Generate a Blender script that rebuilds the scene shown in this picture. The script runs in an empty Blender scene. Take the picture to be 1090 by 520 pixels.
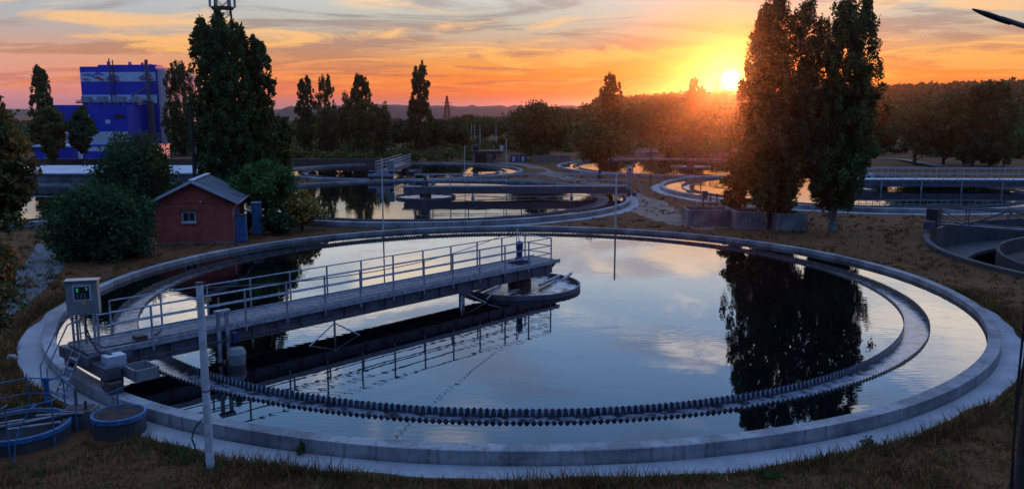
import bpy, math, random
import numpy as np
from math import sin, cos, pi, radians, atan, hypot
from mathutils import Vector, Matrix

SC = bpy.context.scene
COL = SC.collection
rng = np.random.default_rng(7)
random.seed(7)

# ------------------------------------------------------------------ camera
FPX = 890.0; CAMZ = 8.4; PITCH = atan(143 / FPX)
cam = bpy.data.cameras.new("camera"); camo = bpy.data.objects.new("camera", cam); COL.objects.link(camo)
cam.sensor_fit = 'HORIZONTAL'; cam.sensor_width = 36; cam.lens = 36 * FPX / 1090
cam.clip_start = 0.1; cam.clip_end = 9000
camo.location = (0, 0, CAMZ); camo.rotation_euler = (pi / 2 - PITCH, 0, 0)
SC.camera = camo

# ------------------------------------------------------------------ world, sun, exposure
SUN_AZ = radians(14.4); SUN_EL = radians(2.0)
SC.view_settings.view_transform = 'Standard'; SC.view_settings.look = 'None'
SC.view_settings.exposure = 0.08; SC.view_settings.gamma = 1.0; SC.view_settings.use_curve_mapping = False
SC.render.engine = 'CYCLES'
SC.cycles.max_bounces = 6; SC.cycles.diffuse_bounces = 2; SC.cycles.glossy_bounces = 3
SC.cycles.transmission_bounces = 2; SC.cycles.volume_bounces = 0; SC.cycles.transparent_max_bounces = 6
SC.cycles.use_denoising = True
SC.cycles.caustics_reflective = False; SC.cycles.caustics_refractive = False
SC.cycles.sample_clamp_indirect = 4.0

def lin(c):
    return tuple(((v / 255) / 12.92 if v <= 10 else (((v / 255) + .055) / 1.055) ** 2.4) for v in c)

W = bpy.data.worlds.new("World"); SC.world = W; W.use_nodes = True
nt = W.node_tree; nt.nodes.clear(); N = nt.nodes; L = nt.links
def node(t, **kw):
    n = N.new(t)
    for k, v in kw.items(): setattr(n, k, v)
    return n
def setin(n, i, v):
    if hasattr(v, 'is_output'): L.new(v, n.inputs[i])
    else: n.inputs[i].default_value = v
def M(op, a, b=0.0, c=0.0, clamp=False):
    n = node('ShaderNodeMath', operation=op); n.use_clamp = clamp
    setin(n, 0, a); setin(n, 1, b)
    if op in ('MULTIPLY_ADD', 'SMOOTH_MIN'): setin(n, 2, c)
    return n.outputs[0]
def VM(op, a, b=(0, 0, 0), out=0):
    n = node('ShaderNodeVectorMath', operation=op); setin(n, 0, a)
    if op == 'SCALE': setin(n, 3, b)
    else: setin(n, 1, b)
    return n.outputs[out]
def MIX(f, a, b, mode='MIX'):
    n = node('ShaderNodeMix', data_type='RGBA', blend_type=mode)
    setin(n, 0, f); setin(n, 6, a); setin(n, 7, b)
    return n.outputs[2]
def MR(v, a, b, c=0., d=1., smooth=True):
    n = node('ShaderNodeMapRange'); n.interpolation_type = 'SMOOTHSTEP' if smooth else 'LINEAR'
    setin(n, 0, v); setin(n, 1, a); setin(n, 2, b); setin(n, 3, c); setin(n, 4, d)
    return n.outputs[0]
def RAMP(f, stops):
    n = node('ShaderNodeValToRGB'); e = n.color_ramp.elements
    while len(e) > 1: e.remove(e[-1])
    e[0].position = stops[0][0]; e[0].color = (*stops[0][1], 1)
    for p, c in stops[1:]:
        k = e.new(p); k.color = (*c, 1)
    setin(n, 0, f); return n.outputs[0]
def NOISE(vec, scale, detail=4, rough=.5, dist=0.):
    n = node('ShaderNodeTexNoise'); setin(n, 'Vector', vec)
    n.inputs['Scale'].default_value = scale; n.inputs['Detail'].default_value = detail
    n.inputs['Roughness'].default_value = rough; n.inputs['Distortion'].default_value = dist
    return n.outputs[0]

tc = node('ShaderNodeTexCoord'); D = VM('NORMALIZE', tc.outputs['Generated'])
sx = node('ShaderNodeSeparateXYZ'); L.new(D, sx.inputs[0])
el = M('MAXIMUM', sx.outputs[2], 0.0005)
t = M('SQRT', el)
def stops(lst): return [(math.sqrt(sin(radians(e))) if e > 0 else 0, c if isinstance(c[0], float) else lin(c)) for e, c in lst]
def boost(e):
    q = (math.sqrt(sin(radians(e))) - math.sqrt(sin(radians(6.5)))) / (math.sqrt(sin(radians(14))) - math.sqrt(sin(radians(6.5))))
    q = min(1, max(0, q)); return 1 + 1.2 * q * q * (3 - 2 * q)
HIGH = [(e, tuple(c / boost(e) for c in k)) for e, k in ((8.5, (1.15, 1.18, 1.18)), (10.5, (1.05, 1.2, 1.32)), (13, (.70, 1.0, 1.36)), (16, (.46, .80, 1.38)), (20, (.30, .64, 1.25)), (26, (.24, .50, 1.05)), (45, (.34, .62, 1.3)), (90, (.36, .68, 1.45)))]
side = RAMP(t, stops([(0, (170, 130, 155)), (.6, (196, 135, 150)), (1.3, (218, 145, 142)), (2.5, (222, 158, 140)), (3.8, (210, 164, 148)), (5.0, (182, 172, 172)), (6.8, (170, 186, 198))] + HIGH))
mid = RAMP(t, stops([(0, (176, 118, 130)), (.4, (186, 122, 126)), (1.0, (234, 114, 62)), (2.2, (250, 138, 50)), (3.2, (240, 158, 82)), (4.2, (206, 164, 130)), (5.2, (200, 186, 164)), (6.2, (198, 198, 186)), (7.2, (206, 208, 202))] + HIGH))
sunh = (sin(SUN_AZ), cos(SUN_AZ), 0)
sund = (sin(SUN_AZ) * cos(SUN_EL), cos(SUN_AZ) * cos(SUN_EL), sin(SUN_EL))
ds = VM('DOT_PRODUCT', D, sund, 1)
az = MR(VM('DOT_PRODUCT', D, sunh, 1), cos(radians(50)), cos(radians(8)))
base = MIX(az, side, mid)
# far side of the sky: dusk blue-violet
back = MR(sx.outputs[1], 0.84, 0.15)
backc = RAMP(t, stops([(0, (26, 36, 76)), (6, (34, 50, 98)), (18, (40, 72, 134)), (45, (.11, .24, .52)), (90, (.17, .32, .68))]))
base = MIX(back, base, backc)
# clouds laid out on a flat layer above the viewer
zc = M('ADD', el, 0.085)
px = M('DIVIDE', sx.outputs[0], zc); py = M('DIVIDE', sx.outputs[1], zc)
cv = node('ShaderNodeCombineXYZ'); L.new(px, cv.inputs[0]); L.new(py, cv.inputs[1]); P0 = cv.outputs[0]
rot = node('ShaderNodeMapping'); L.new(P0, rot.inputs[0]); rot.inputs['Rotation'].default_value = (0, 0, radians(32)); rot.inputs['Scale'].default_value = (.85, .8, 1); rot.inputs['Location'].default_value = (3.1, 1.7, 0)
n1 = NOISE(rot.outputs[0], 1.25, 8, .60, 1.5)
n2 = NOISE(rot.outputs[0], .42, 3, .5, .5)
m1 = MR(M('ADD', M('MULTIPLY_ADD', n2, .9, n1), MR(el, .11, .2, 0., .085)), .93, 1.10)
rot2 = node('ShaderNodeMapping'); L.new(P0, rot2.inputs[0]); rot2.inputs['Rotation'].default_value = (0, 0, radians(-12)); rot2.inputs['Scale'].default_value = (.55, 1.1, 1); rot2.inputs['Location'].default_value = (9.1, 4.7, 0)
n3 = NOISE(rot2.outputs[0], 1.0, 7, .62, 1.4)
m2 = MR(n3, .47, .60)
litc = RAMP(t, stops([(0, (225, 130, 100)), (1.5, (252, 146, 62)), (3.5, (255, 184, 100)), (6, (248, 200, 148)), (8, (252, 222, 190)), (11, (255, 236, 214)), (16, (252, 240, 230)), (25, (190, 196, 210)), (90, (110, 130, 170))]))
shc = RAMP(t, stops([(0, (150, 95, 110)), (1.5, (205, 100, 76)), (3.5, (186, 128, 100)), (6, (150, 142, 142)), (8, (176, 166, 168)), (12, (160, 168, 188)), (20, (104, 128, 168)), (90, (70, 95, 145))]))
fade = MR(t, math.sqrt(sin(radians(.5))), math.sqrt(sin(radians(2.4))))
fade = M('MULTIPLY', fade, M('MULTIPLY', MR(el, .34, .6, 1., 0.), MR(sx.outputs[1], .1, .6, 0., 1.)))
c1 = M('MULTIPLY', M('MULTIPLY', m1, fade), .92)
c2 = M('MULTIPLY', M('MULTIPLY', m2, fade), .75)
sky = MIX(c2, base, shc)
sky = MIX(c1, sky, litc)
sky = VM('SCALE', sky, MR(t, math.sqrt(sin(radians(6.5))), math.sqrt(sin(radians(14))), 1., 2.2))
# bright streaks of cloud round the sun, and the sun itself
near = M('POWER', M('MAXIMUM', ds, 0.), 160.)
g1 = M('POWER', M('MAXIMUM', ds, 0.), 260.)
g2 = M('POWER', M('MAXIMUM', ds, 0.), 2600.)
g3 = MR(ds, cos(radians(.60)), cos(radians(.38)))
streak = MR(n1, .4, .62)
sky = MIX(1., sky, VM('SCALE', (1.0, .42, .03), M('MULTIPLY', near, M('MULTIPLY_ADD', streak, .14, .0))), 'ADD')
sky = MIX(M('MULTIPLY', g1, .8), sky, (1.05, .34, .015, 1))
sky = MIX(1., sky, VM('SCALE', (.5, .30, .03), M('MULTIPLY', M('POWER', M('MAXIMUM', ds, 0.), 1100.), .2)), 'ADD')
sky = MIX(1., sky, VM('SCALE', (.8, .5, .15), g2), 'ADD')
sky = MIX(1., sky, VM('SCALE', (7., 5.2, 3.2), g3), 'ADD')
nish = node('ShaderNodeTexSky', sky_type='NISHITA'); nish.sun_disc = False
nish.sun_elevation = SUN_EL; nish.sun_rotation = SUN_AZ; nish.air_density = 1.0; nish.dust_density = 1.5
allc = MIX(1., VM('SCALE', sky, 9.4), VM('SCALE', nish.outputs[0], .03), 'ADD')
bg = node('ShaderNodeBackground'); L.new(allc, bg.inputs[0]); bg.inputs[1].default_value = .1
wo = node('ShaderNodeOutputWorld'); L.new(bg.outputs[0], wo.inputs[0])

sl = bpy.data.lights.new("sun", 'SUN'); sl.energy = 3.6; sl.angle = radians(.6); sl.color = (1.0, .24, .05)
so = bpy.data.objects.new("sun", sl); COL.objects.link(so)
so.rotation_euler = Vector(sund).to_track_quat('Z', 'Y').to_euler(); so.location = (60, 240, 60)

# ------------------------------------------------------------------ helpers
def at(u, Y, z=0.0):
    """world point at ground distance Y seen in picture column u"""
    d = Y * cos(PITCH) - (z - CAMZ) * sin(PITCH)
    return Vector(((u - 545) / FPX * d, Y, z))
def gr(u, v, z=0.0):
    x = (u - 545) / FPX; y = -(v - 260) / FPX
    dy = cos(PITCH) + y * sin(PITCH); dz = -sin(PITCH) + y * cos(PITCH)
    k = (z - CAMZ) / dz
    return Vector((x * k, dy * k, z))
def topz(v, Y): return CAMZ + Y * math.tan(atan((260 - v) / FPX) - PITCH)

def mat(name, col, rough=.8, var=None, scale=3., bump=0., bscale=20., metal=0., coords='Object', spec=.4, detail=6, lo=.35, hi=.65):
    m = bpy.data.materials.new(name); m.use_nodes = True
    global nt, N, L
    nt = m.node_tree; N = nt.nodes; L = nt.links
    b = N['Principled BSDF']; b.inputs['Roughness'].default_value = rough
    b.inputs['Metallic'].default_value = metal; b.inputs['Specular IOR Level'].default_value = spec
    tcn = node('ShaderNodeTexCoord').outputs[coords]
    if var is None:
        b.inputs['Base Color'].default_value = (*col, 1)
        var = tuple(c * .75 for c in col)
    f = MR(NOISE(tcn, scale, detail, .6), lo, hi)
    L.new(MIX(f, (*col, 1), (*var, 1)), b.inputs['Base Color'])
    if bump:
        bn = node('ShaderNodeBump'); bn.inputs['Strength'].default_value = bump; bn.inputs['Distance'].default_value = .03
        L.new(NOISE(tcn, bscale, 5, .65), bn.inputs['Height']); L.new(bn.outputs[0], b.inputs['Normal'])
    return m
def edit(m):
    global nt, N, L
    nt = m.node_tree; N = nt.nodes; L = nt.links
    return N['Principled BSDF']

MT = {}
# concrete with stains, streaks and patches
def concrete(name, c1, c2, streaks=True, sc=.8):
    m = mat(name, c1, .85, c2, sc, .35, 25., coords='Object')
    b = edit(m); tcn = node('ShaderNodeTexCoord').outputs['Object']
    base = b.inputs['Base Color'].links[0].from_socket
    mp = node('ShaderNodeMapping'); L.new(tcn, mp.inputs[0]); mp.inputs['Scale'].default_value = (3.2, 3.2, .35)
    s = MR(NOISE(mp.outputs[0], 1.6, 5, .7), .5, .68)
    fine = MR(NOISE(tcn, 14., 4, .7), .35, .7)
    c = MIX(M('MULTIPLY', s, .75 if streaks else .3), base, (c2[0] * .5, c2[1] * .5, c2[2] * .5, 1))
    c = MIX(M('MULTIPLY', fine, .3), c, (c1[0] * 1.25, c1[1] * 1.25, c1[2] * 1.25, 1))
    L.new(c, b.inputs['Base Color'])
    return m
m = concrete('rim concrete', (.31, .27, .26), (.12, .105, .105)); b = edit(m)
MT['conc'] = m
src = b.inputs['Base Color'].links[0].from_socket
tcn = node('ShaderNodeTexCoord').outputs['Object']; sp = node('ShaderNodeSeparateXYZ'); L.new(tcn, sp.inputs[0])
jt = M('FRACT', M('MULTIPLY', M('ARCTAN2', sp.outputs[1], sp.outputs[0]), 31 / (2 * pi)))
jl = M('LESS_THAN', jt, .006)
pid = M('FLOOR', M('MULTIPLY', M('ARCTAN2', sp.outputs[1], sp.outputs[0]), 31 / (2 * pi)))
wn = node('ShaderNodeTexWhiteNoise', noise_dimensions='1D'); L.new(pid, wn.inputs['W'])
tone = MR(wn.outputs[0], 0, 1, .82, 1.12, False)
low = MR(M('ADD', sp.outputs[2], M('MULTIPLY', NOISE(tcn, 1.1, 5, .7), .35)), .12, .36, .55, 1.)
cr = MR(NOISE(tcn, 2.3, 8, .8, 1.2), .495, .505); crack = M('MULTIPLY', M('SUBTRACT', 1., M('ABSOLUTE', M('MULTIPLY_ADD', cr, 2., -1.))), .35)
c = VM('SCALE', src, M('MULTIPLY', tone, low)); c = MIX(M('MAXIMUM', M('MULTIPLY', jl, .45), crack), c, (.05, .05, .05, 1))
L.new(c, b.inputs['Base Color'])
MT['apron'] = concrete('apron concrete', (.33, .29, .285), (.22, .195, .19), False, .5)
MT['block'] = concrete('weathered concrete', (.20, .18, .17), (.06, .052, .05), True, .6)
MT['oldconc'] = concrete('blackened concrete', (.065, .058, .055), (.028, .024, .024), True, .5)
MT['lid'] = concrete('pale concrete', (.42, .43, .45), (.30, .31, .33), False)
MT['steel'] = mat('galvanised steel', (.36, .355, .38), .5, (.20, .19, .20), 6., .1, 30., .3)
MT['deck'] = mat('worn deck planks', (.22, .175, .175), .85, (.11, .085, .085), 5., .3, 30.)
MT['girder'] = mat('dark girder steel', (.10, .10, .12), .6, (.07, .05, .05), 3., .2, 15., .2)
MT['rust'] = mat('rusty steel', (.11, .06, .045), .85, (.05, .03, .03), 5., .3, 20.)
MT['weir'] = mat('weir plate steel', (.085, .085, .095), .5, (.03, .026, .026), 4., .1, 20., .45)
MT['pole'] = mat('painted pole', (.50, .50, .50), .6, (.36, .33, .30), 4., .15, 20.)
MT['wood'] = mat('dark tarred wood', (.045, .035, .03), .9, (.02, .016, .014), 5., .5, 15.)
MT['bluep'] = mat('blue paint', (.035, .13, .27), .6, (.02, .07, .15), 5., .2, 20.)
MT['bluedeep'] = mat('deep blue enamel', (.02, .03, .11), .4)
MT['white'] = mat('white enamel', (.42, .43, .46), .5)
MT['cabinet'] = mat('grey cabinet paint', (.22, .21, .20), .45, (.17, .165, .16), 3.)
MT['black'] = mat('black rubber', (.012, .012, .014), .6)
MT['glass'] = mat('dark pane', (.02, .025, .035), .08, spec=.6)
MT['yellow'] = mat('amber plastic', (.65, .33, .02), .4)
MT['asphalt'] = mat('worn path asphalt', (.10, .10, .105), .95, (.08, .078, .08), .6, .12, 60.)
MT['dirt'] = mat('trodden dirt', (.20, .13, .09), .95, (.13, .08, .05), .5, .15, 12.)
MT['scum'] = mat('scum crust', (.50, .44, .44), .25, (.05, .025, .02), 2.4, .6, 7., lo=.44, hi=.52)
MT['pit'] = mat('dark pit', (.02, .018, .02), .9)
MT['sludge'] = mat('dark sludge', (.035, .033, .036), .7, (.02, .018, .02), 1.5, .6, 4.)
MT['bluewall'] = mat('cobalt cladding', (.004, .040, .42), .6, (.003, .028, .33), .3)
MT['whitewall'] = mat('white cladding', (.55, .62, .66), .6)
MT['pinklit'] = mat('pink-lit wall', (.66, .46, .44), .8)  # pink sunset glow on the factory's side, put into the wall colour
MT['logored'] = mat('orange red sign paint', (.65, .06, .03), .6)
MT['logoblue'] = mat('light blue sign paint', (.10, .20, .52), .6)
MT['paper'] = mat('sign plate', (.60, .60, .58), .6, (.4, .4, .38), 30.)
MT['redp'] = mat('dull red paint', (.20, .03, .03), .7)
MT['olive'] = mat('ochre plaster', (.26, .19, .11), .9, (.12, .09, .06), 1.)

def brick(name, c1, c2, mortar, sx_=4.2, rot=False):
    m = mat(name, c1, .9); b = edit(m)
    tcn = node('ShaderNodeTexCoord').outputs['Object']
    sp = node('ShaderNodeSeparateXYZ'); L.new(tcn, sp.inputs[0])
    cb = node('ShaderNodeCombineXYZ')
    L.new(M('ADD', sp.outputs[0], sp.outputs[1]), cb.inputs[0]); L.new(sp.outputs[2], cb.inputs[1])
    bt = node('ShaderNodeTexBrick'); L.new(cb.outputs[0], bt.inputs[0])
    bt.inputs['Color1'].default_value = (*c1, 1); bt.inputs['Color2'].default_value = (*c2, 1); bt.inputs['Mortar'].default_value = (*mortar, 1)
    bt.inputs['Scale'].default_value = 1.; bt.inputs['Brick Width'].default_value = .26; bt.inputs['Row Height'].default_value = .085
    bt.inputs['Mortar Size'].default_value = .009
    f = MR(NOISE(tcn, 1.3, 5, .6), .4, .7)
    L.new(MIX(M('MULTIPLY', f, .6), bt.outputs[0], (c2[0] * .5, c2[1] * .6, c2[2] * .6, 1)), b.inputs['Base Color'])
    return m
MT['brick'] = brick('red brick', (.46, .060, .028), (.33, .040, .020), (.30, .12, .09))
MT['oldbrick'] = brick('old grey brick', (.22, .14, .10), (.16, .10, .08), (.2, .17, .15))
# corrugated asbestos roof
m = mat('corrugated roof', (.11, .11, .125), .85, (.05, .05, .06), 1.2); b = edit(m)
wv = node('ShaderNodeTexWave'); wv.bands_direction = 'Y'; wv.inputs['Scale'].default_value = 2.6
L.new(node('ShaderNodeTexCoord').outputs['Object'], wv.inputs[0])
bn = node('ShaderNodeBump'); bn.inputs['Distance'].default_value = .04; bn.inputs['Strength'].default_value = .9; L.new(wv.outputs[1], bn.inputs['Height']); L.new(bn.outputs[0], b.inputs['Normal'])
MT['roof'] = m

def lamp_mat(name, col, s):
    m = bpy.data.materials.new(name); m.use_nodes = True
    b = m.node_tree.nodes['Principled BSDF']; b.inputs['Base Color'].default_value = (*col, 1)
    b.inputs['Emission Color'].default_value = (*col, 1); b.inputs['Emission Strength'].default_value = s
    return m
MT['led'] = lamp_mat('green digit light', (.05, .55, .2), .5)

def water(name, body, ripple=.05, scale=.5, refl=1.0, stretch=(1, 1, 1)):
    m = bpy.data.materials.new(name); m.use_nodes = True
    global nt, N, L
    nt = m.node_tree; N = nt.nodes; L = nt.links; N.clear()
    geo = node('ShaderNodeNewGeometry').outputs['Position']
    mp = node('ShaderNodeMapping'); L.new(geo, mp.inputs[0]); mp.inputs['Scale'].default_value = stretch
    big = MR(NOISE(mp.outputs[0], .09, 3, .5, .6), .42, .62)
    h1 = NOISE(mp.outputs[0], scale, 3, .5, .4)
    wv = node('ShaderNodeTexWave'); wv.wave_type = 'BANDS'; wv.bands_direction = 'Y'; L.new(mp.outputs[0], wv.inputs[0])
    wv.inputs['Scale'].default_value = scale * 1.6; wv.inputs['Distortion'].default_value = 6.; wv.inputs['Detail'].default_value = 2.; wv.inputs['Detail Scale'].default_value = .7
    h = M('ADD', M('MULTIPLY', h1, M('MULTIPLY_ADD', big, .9, .3)), M('MULTIPLY', wv.outputs[1], M('MULTIPLY', big, .09)))
    bn = node('ShaderNodeBump'); bn.inputs['Strength'].default_value = 1.; bn.inputs['Distance'].default_value = ripple
    L.new(h, bn.inputs['Height'])
    fr = node('ShaderNodeFresnel'); fr.inputs[0].default_value = 1.7; L.new(bn.outputs[0], fr.inputs[1])
    gl = node('ShaderNodeBsdfGlossy'); gl.inputs['Roughness'].default_value = .015; L.new(bn.outputs[0], gl.inputs['Normal'])
    gl.inputs[0].default_value = (refl, refl, refl, 1)
    df = node('ShaderNodeBsdfDiffuse'); df.inputs[0].default_value = (*body, 1)
    mx = node('ShaderNodeMixShader'); L.new(fr.outputs[0], mx.inputs[0]); L.new(df.outputs[0], mx.inputs[1]); L.new(gl.outputs[0], mx.inputs[2])
    o = node('ShaderNodeOutputMaterial'); L.new(mx.outputs[0], o.inputs[0])
    return m
MT['water'] = water('still tank water', (.0015, .002, .003), .0065, .7)
MT['waterfar'] = water('far tank water', (.002, .002, .003), .004, .9)
MT['spill'] = mat('spilling water', (.24, .26, .32), .12, (.14, .15, .20), 8.)
MT['channel'] = mat('rippled channel water', (.19, .18, .21), .18, (.02, .02, .028), 2.6, .9, 3.5, spec=.6, lo=.42, hi=.60)

def leafmat(name, c1, c2, c3=None, trans=.14):
    m = bpy.data.materials.new(name); m.use_nodes = True
    global nt, N, L
    nt = m.node_tree; N = nt.nodes; L = nt.links; N.clear()
    g = node('ShaderNodeNewGeometry')
    c3 = c3 or tuple(x * 1.5 for x in c1)
    col = RAMP(g.outputs['Random Per Island'], [(0, c2), (.35, c1), (.8, c1), (.97, c3)])
    big = MR(NOISE(node('ShaderNodeTexCoord').outputs['Object'], .9, 3, .5), .35, .65, .7, 1.25)
    col = VM('SCALE', col, big)
    df = node('ShaderNodeBsdfDiffuse'); L.new(col, df.inputs[0])
    tr = node('ShaderNodeBsdfTranslucent'); L.new(VM('MULTIPLY', col, (1.1, 1.2, .6)), tr.inputs[0])
    mx = node('ShaderNodeMixShader'); mx.inputs[0].default_value = trans; L.new(df.outputs[0], mx.inputs[1]); L.new(tr.outputs[0], mx.inputs[2])
    o = node('ShaderNodeOutputMaterial'); L.new(mx.outputs[0], o.inputs[0])
    return m
MT['leaf_dark'] = leafmat('dark poplar leaves', (0.057, 0.100, 0.035), (0.024, 0.046, 0.019), (0.115, 0.162, 0.054))
MT['leaf_mid'] = leafmat('green leaves', (0.065, 0.130, 0.039), (0.026, 0.065, 0.019), (0.104, 0.182, 0.052))
MT['leaf_olive'] = leafmat('olive leaves', (0.098, 0.098, 0.031), (0.046, 0.052, 0.017), (0.169, 0.137, 0.039))
MT['leaf_autumn'] = leafmat('turning leaves', (0.255, 0.196, 0.051), (0.102, 0.119, 0.034), (0.680, 0.204, 0.034))
MT['leaf_deep'] = leafmat('deep green leaves', (0.047, 0.089, 0.035), (0.020, 0.043, 0.019), (0.081, 0.135, 0.047))
MT['leaf_yellow'] = leafmat('yellow green leaves', (0.182, 0.168, 0.042), (0.084, 0.098, 0.028), (0.336, 0.266, 0.056))
MT['leaf_near'] = leafmat('near mixed leaves', (0.078, 0.104, 0.039), (0.039, 0.058, 0.023), (0.390, 0.143, 0.052))
MT['bark'] = mat('bark', (.075, .055, .045), .95, (.035, .027, .022), 4., .6, 14.)
MT['barkpale'] = mat('pale bark', (.26, .23, .20), .95, (.10, .08, .07), 4., .4, 14.)
MT['grass'] = leafmat('dry grass blades', (.17, .070, .028), (.075, .038, .017), (.34, .18, .08), .2)
MT['grassg'] = leafmat('green weeds', (.06, .09, .03), (.03, .05, .02), (.11, .14, .05), .25)

# ground: dry brown grass, bare and greener patches
m = mat('dry grass ground', (.15, .09, .05), .95); b = edit(m)
tcn = node('ShaderNodeTexCoord').outputs['Object']
a = MR(NOISE(tcn, .12, 5, .6), .38, .62); bb = MR(NOISE(tcn, .9, 6, .7), .35, .65); cc = MR(NOISE(tcn, 7., 4, .7), .3, .7)
c = MIX(a, (.075, .024, .010, 1), (.15, .055, .022, 1)); gg = MR(NOISE(tcn, .22, 6, .65, .5), .5, .62); c = MIX(M('MULTIPLY', gg, .75), c, (.055, .050, .012, 1)); c = MIX(M('MULTIPLY', bb, .7), c, (.045, .018, .008, 1)); c = MIX(M('MULTIPLY', cc, .4), c, (.26, .10, .035, 1))
L.new(c, b.inputs['Base Color'])
bn = node('ShaderNodeBump'); bn.inputs['Strength'].default_value = .8; bn.inputs['Distance'].default_value = .12
L.new(NOISE(tcn, 5., 8, .75), bn.inputs['Height']); L.new(bn.outputs[0], b.inputs['Normal']); b.inputs['Specular IOR Level'].default_value = .1
MT['ground'] = m

# ------------------------------------------------------------------ mesh builder
class MB:
    def __init__(s): s.v = []; s.f = []
    def add(s, vs, fs):
        k = len(s.v); s.v += [tuple(x) for x in vs]; s.f += [tuple(i + k for i in f) for f in fs]; return s
    def box(s, x0, x1, y0, y1, z0, z1):
        return s.add([(x0, y0, z0), (x1, y0, z0), (x1, y1, z0), (x0, y1, z0), (x0, y0, z1), (x1, y0, z1), (x1, y1, z1), (x0, y1, z1)],
                     [(0, 3, 2, 1), (4, 5, 6, 7), (0, 1, 5, 4), (1, 2, 6, 5), (2, 3, 7, 6), (3, 0, 4, 7)])
    def tube(s, a, b, r, r2=None, n=8, caps=True):
        a = Vector(a); b = Vector(b); r2 = r if r2 is None else r2
        d = (b - a).normalized(); u = d.orthogonal().normalized(); w = d.cross(u)
        vs = []
        for p, q in ((a, r), (b, r2)):
            for i in range(n):
                t = 2 * pi * i / n; vs.append(p + (u * cos(t) + w * sin(t)) * q)
        fs = [(i, (i + 1) % n, n + (i + 1) % n, n + i) for i in range(n)]
        if caps: fs += [tuple(range(n - 1, -1, -1)), tuple(range(n, 2 * n))]
        return s.add(vs, fs)
    def path(s, pts, r, n=6):
        for a, b in zip(pts[:-1], pts[1:]): s.tube(a, b, r, n=n)
        return s
    def bar(s, a, b, w, h):
        """rectangular bar from a to b, w wide, h high"""
        a = Vector(a); b = Vector(b); d = (b - a).normalized()
        u = d.cross(Vector((0, 0, 1)))
        if u.length < 1e-4: u = Vector((1, 0, 0))
        u.normalize(); w2 = u.cross(d)
        vs = [p + u * (i * w / 2) + w2 * (j * h / 2) for p in (a, b) for i, j in ((-1, -1), (1, -1), (1, 1), (-1, 1))]
        return s.add(vs, [(0, 1, 2, 3), (7, 6, 5, 4), (0, 4, 5, 1), (1, 5, 6, 2), (2, 6, 7, 3), (3, 7, 4, 0)])
    def lathe(s, prof, n=128, a0=0., a1=2 * pi, closed_prof=True, wob=None):
        full = abs(a1 - a0 - 2 * pi) < 1e-6; m = n if full else n + 1; k = len(prof); vs = []
        for i in range(m):
            t = a0 + (a1 - a0) * i / n
            for j, (r, z) in enumerate(prof):
                rr = r + (wob(t, j) if wob else 0); vs.append((rr * cos(t), rr * sin(t), z))
        fs = []
        for i in range(n):
            i2 = (i + 1) % m
            for j in range(k if closed_prof else k - 1):
                j2 = (j + 1) % k
                fs.append((i * k + j, i2 * k + j, i2 * k + j2, i * k + j2))
        if not full and closed_prof:
            fs.append(tuple(range(k))); fs.append(tuple((m - 1) * k + j for j in range(k - 1, -1, -1)))
        return s.add(vs, fs)
    def build(s, name, m, parent=None, smooth=False, loc=None, rz=0.):
        me = bpy.data.meshes.new(name); me.from_pydata(s.v, [], s.f); me.validate()
        if smooth: me.polygons.foreach_set('use_smooth', [True] * len(me.polygons))
        me.materials.append(MT[m] if isinstance(m, str) else m)
        o = bpy.data.objects.new(name, me); COL.objects.link(o)
        if parent: o.parent = parent
        if loc is not None: o.location = loc
        o.rotation_euler.z = rz
        return o
def tag(o, label=None, cat=None, group=None, kind=None):
    if label: o['label'] = label
    if cat: o['category'] = cat
    if group: o['group'] = group
    if kind: o['kind'] = kind
    return o
def empty(name, loc, rz=0., label=None, cat=None, group=None):
    o = bpy.data.objects.new(name, None); COL.objects.link(o); o.location = loc; o.rotation_euler.z = rz
    o.empty_display_size = .3
    return tag(o, label, cat, group)
def npmesh(name, verts, nper, m, parent=None):
    """faces of nper corners each, no shared vertices"""
    nv = len(verts); nf = nv // nper
    me = bpy.data.meshes.new(name); me.vertices.add(nv); me.vertices.foreach_set('co', np.ascontiguousarray(verts, dtype=np.float32).ravel())
    me.loops.add(nv); me.loops.foreach_set('vertex_index', np.arange(nv, dtype=np.int32))
    me.polygons.add(nf); me.polygons.foreach_set('loop_start', np.arange(0, nv, nper, dtype=np.int32))
    try: me.polygons.foreach_set('loop_total', np.full(nf, nper, dtype=np.int32))
    except Exception: pass
    me.update(calc_edges=True); me.materials.append(MT[m] if isinstance(m, str) else m)
    o = bpy.data.objects.new(name, me); COL.objects.link(o)
    if parent: o.parent = parent
    return o

# ------------------------------------------------------------------ the ground sheet (a round hole for the empty sunken tank)
CE = Vector((42.7, 46.5, 0)); RE = 17.5
def sstep(x, a, b):
    t = np.clip((x - a) / (b - a), 0, 1); return t * t * (3 - 2 * t)
def hground(X, Y):
    X = np.asarray(X, float); Y = np.asarray(Y, float)
    a = X / np.maximum(Y, 1.)
    h = sstep(a, -.02, .12) * sstep(Y, 190, 470) * (5. + np.clip(a, 0, 1.2) * 17.)
    h = h * (1 - .6 * sstep(Y, 600, 1600))
    h = h - 3.0 * sstep(-a, -.12, .15) * sstep(Y, 190, 420)     # the land drops behind the works on the left
    h = h + .10 * np.sin(X * .31 + 1.3) * np.sin(Y * .23) * sstep(np.hypot(X - CE.x, Y - CE.y), 22, 30) * sstep(Y, 104, 150) * 2
    return h
def hz(x, y): return float(hground(x, y))
rad = [RE]
while rad[-1] < 7000: rad.append(rad[-1] + max(.8, (rad[-1] - RE) * .045))
A = 240; th = np.linspace(0, 2 * pi, A, endpoint=False)
RR, TT = np.meshgrid(rad, th, indexing='ij')
X = CE.x + RR * np.cos(TT); Y = CE.y + RR * np.sin(TT); Z = hground(X, Y)
me = bpy.data.meshes.new('ground')
vs = np.stack([X, Y, Z], -1).reshape(-1, 3); nr = len(rad)
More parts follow.
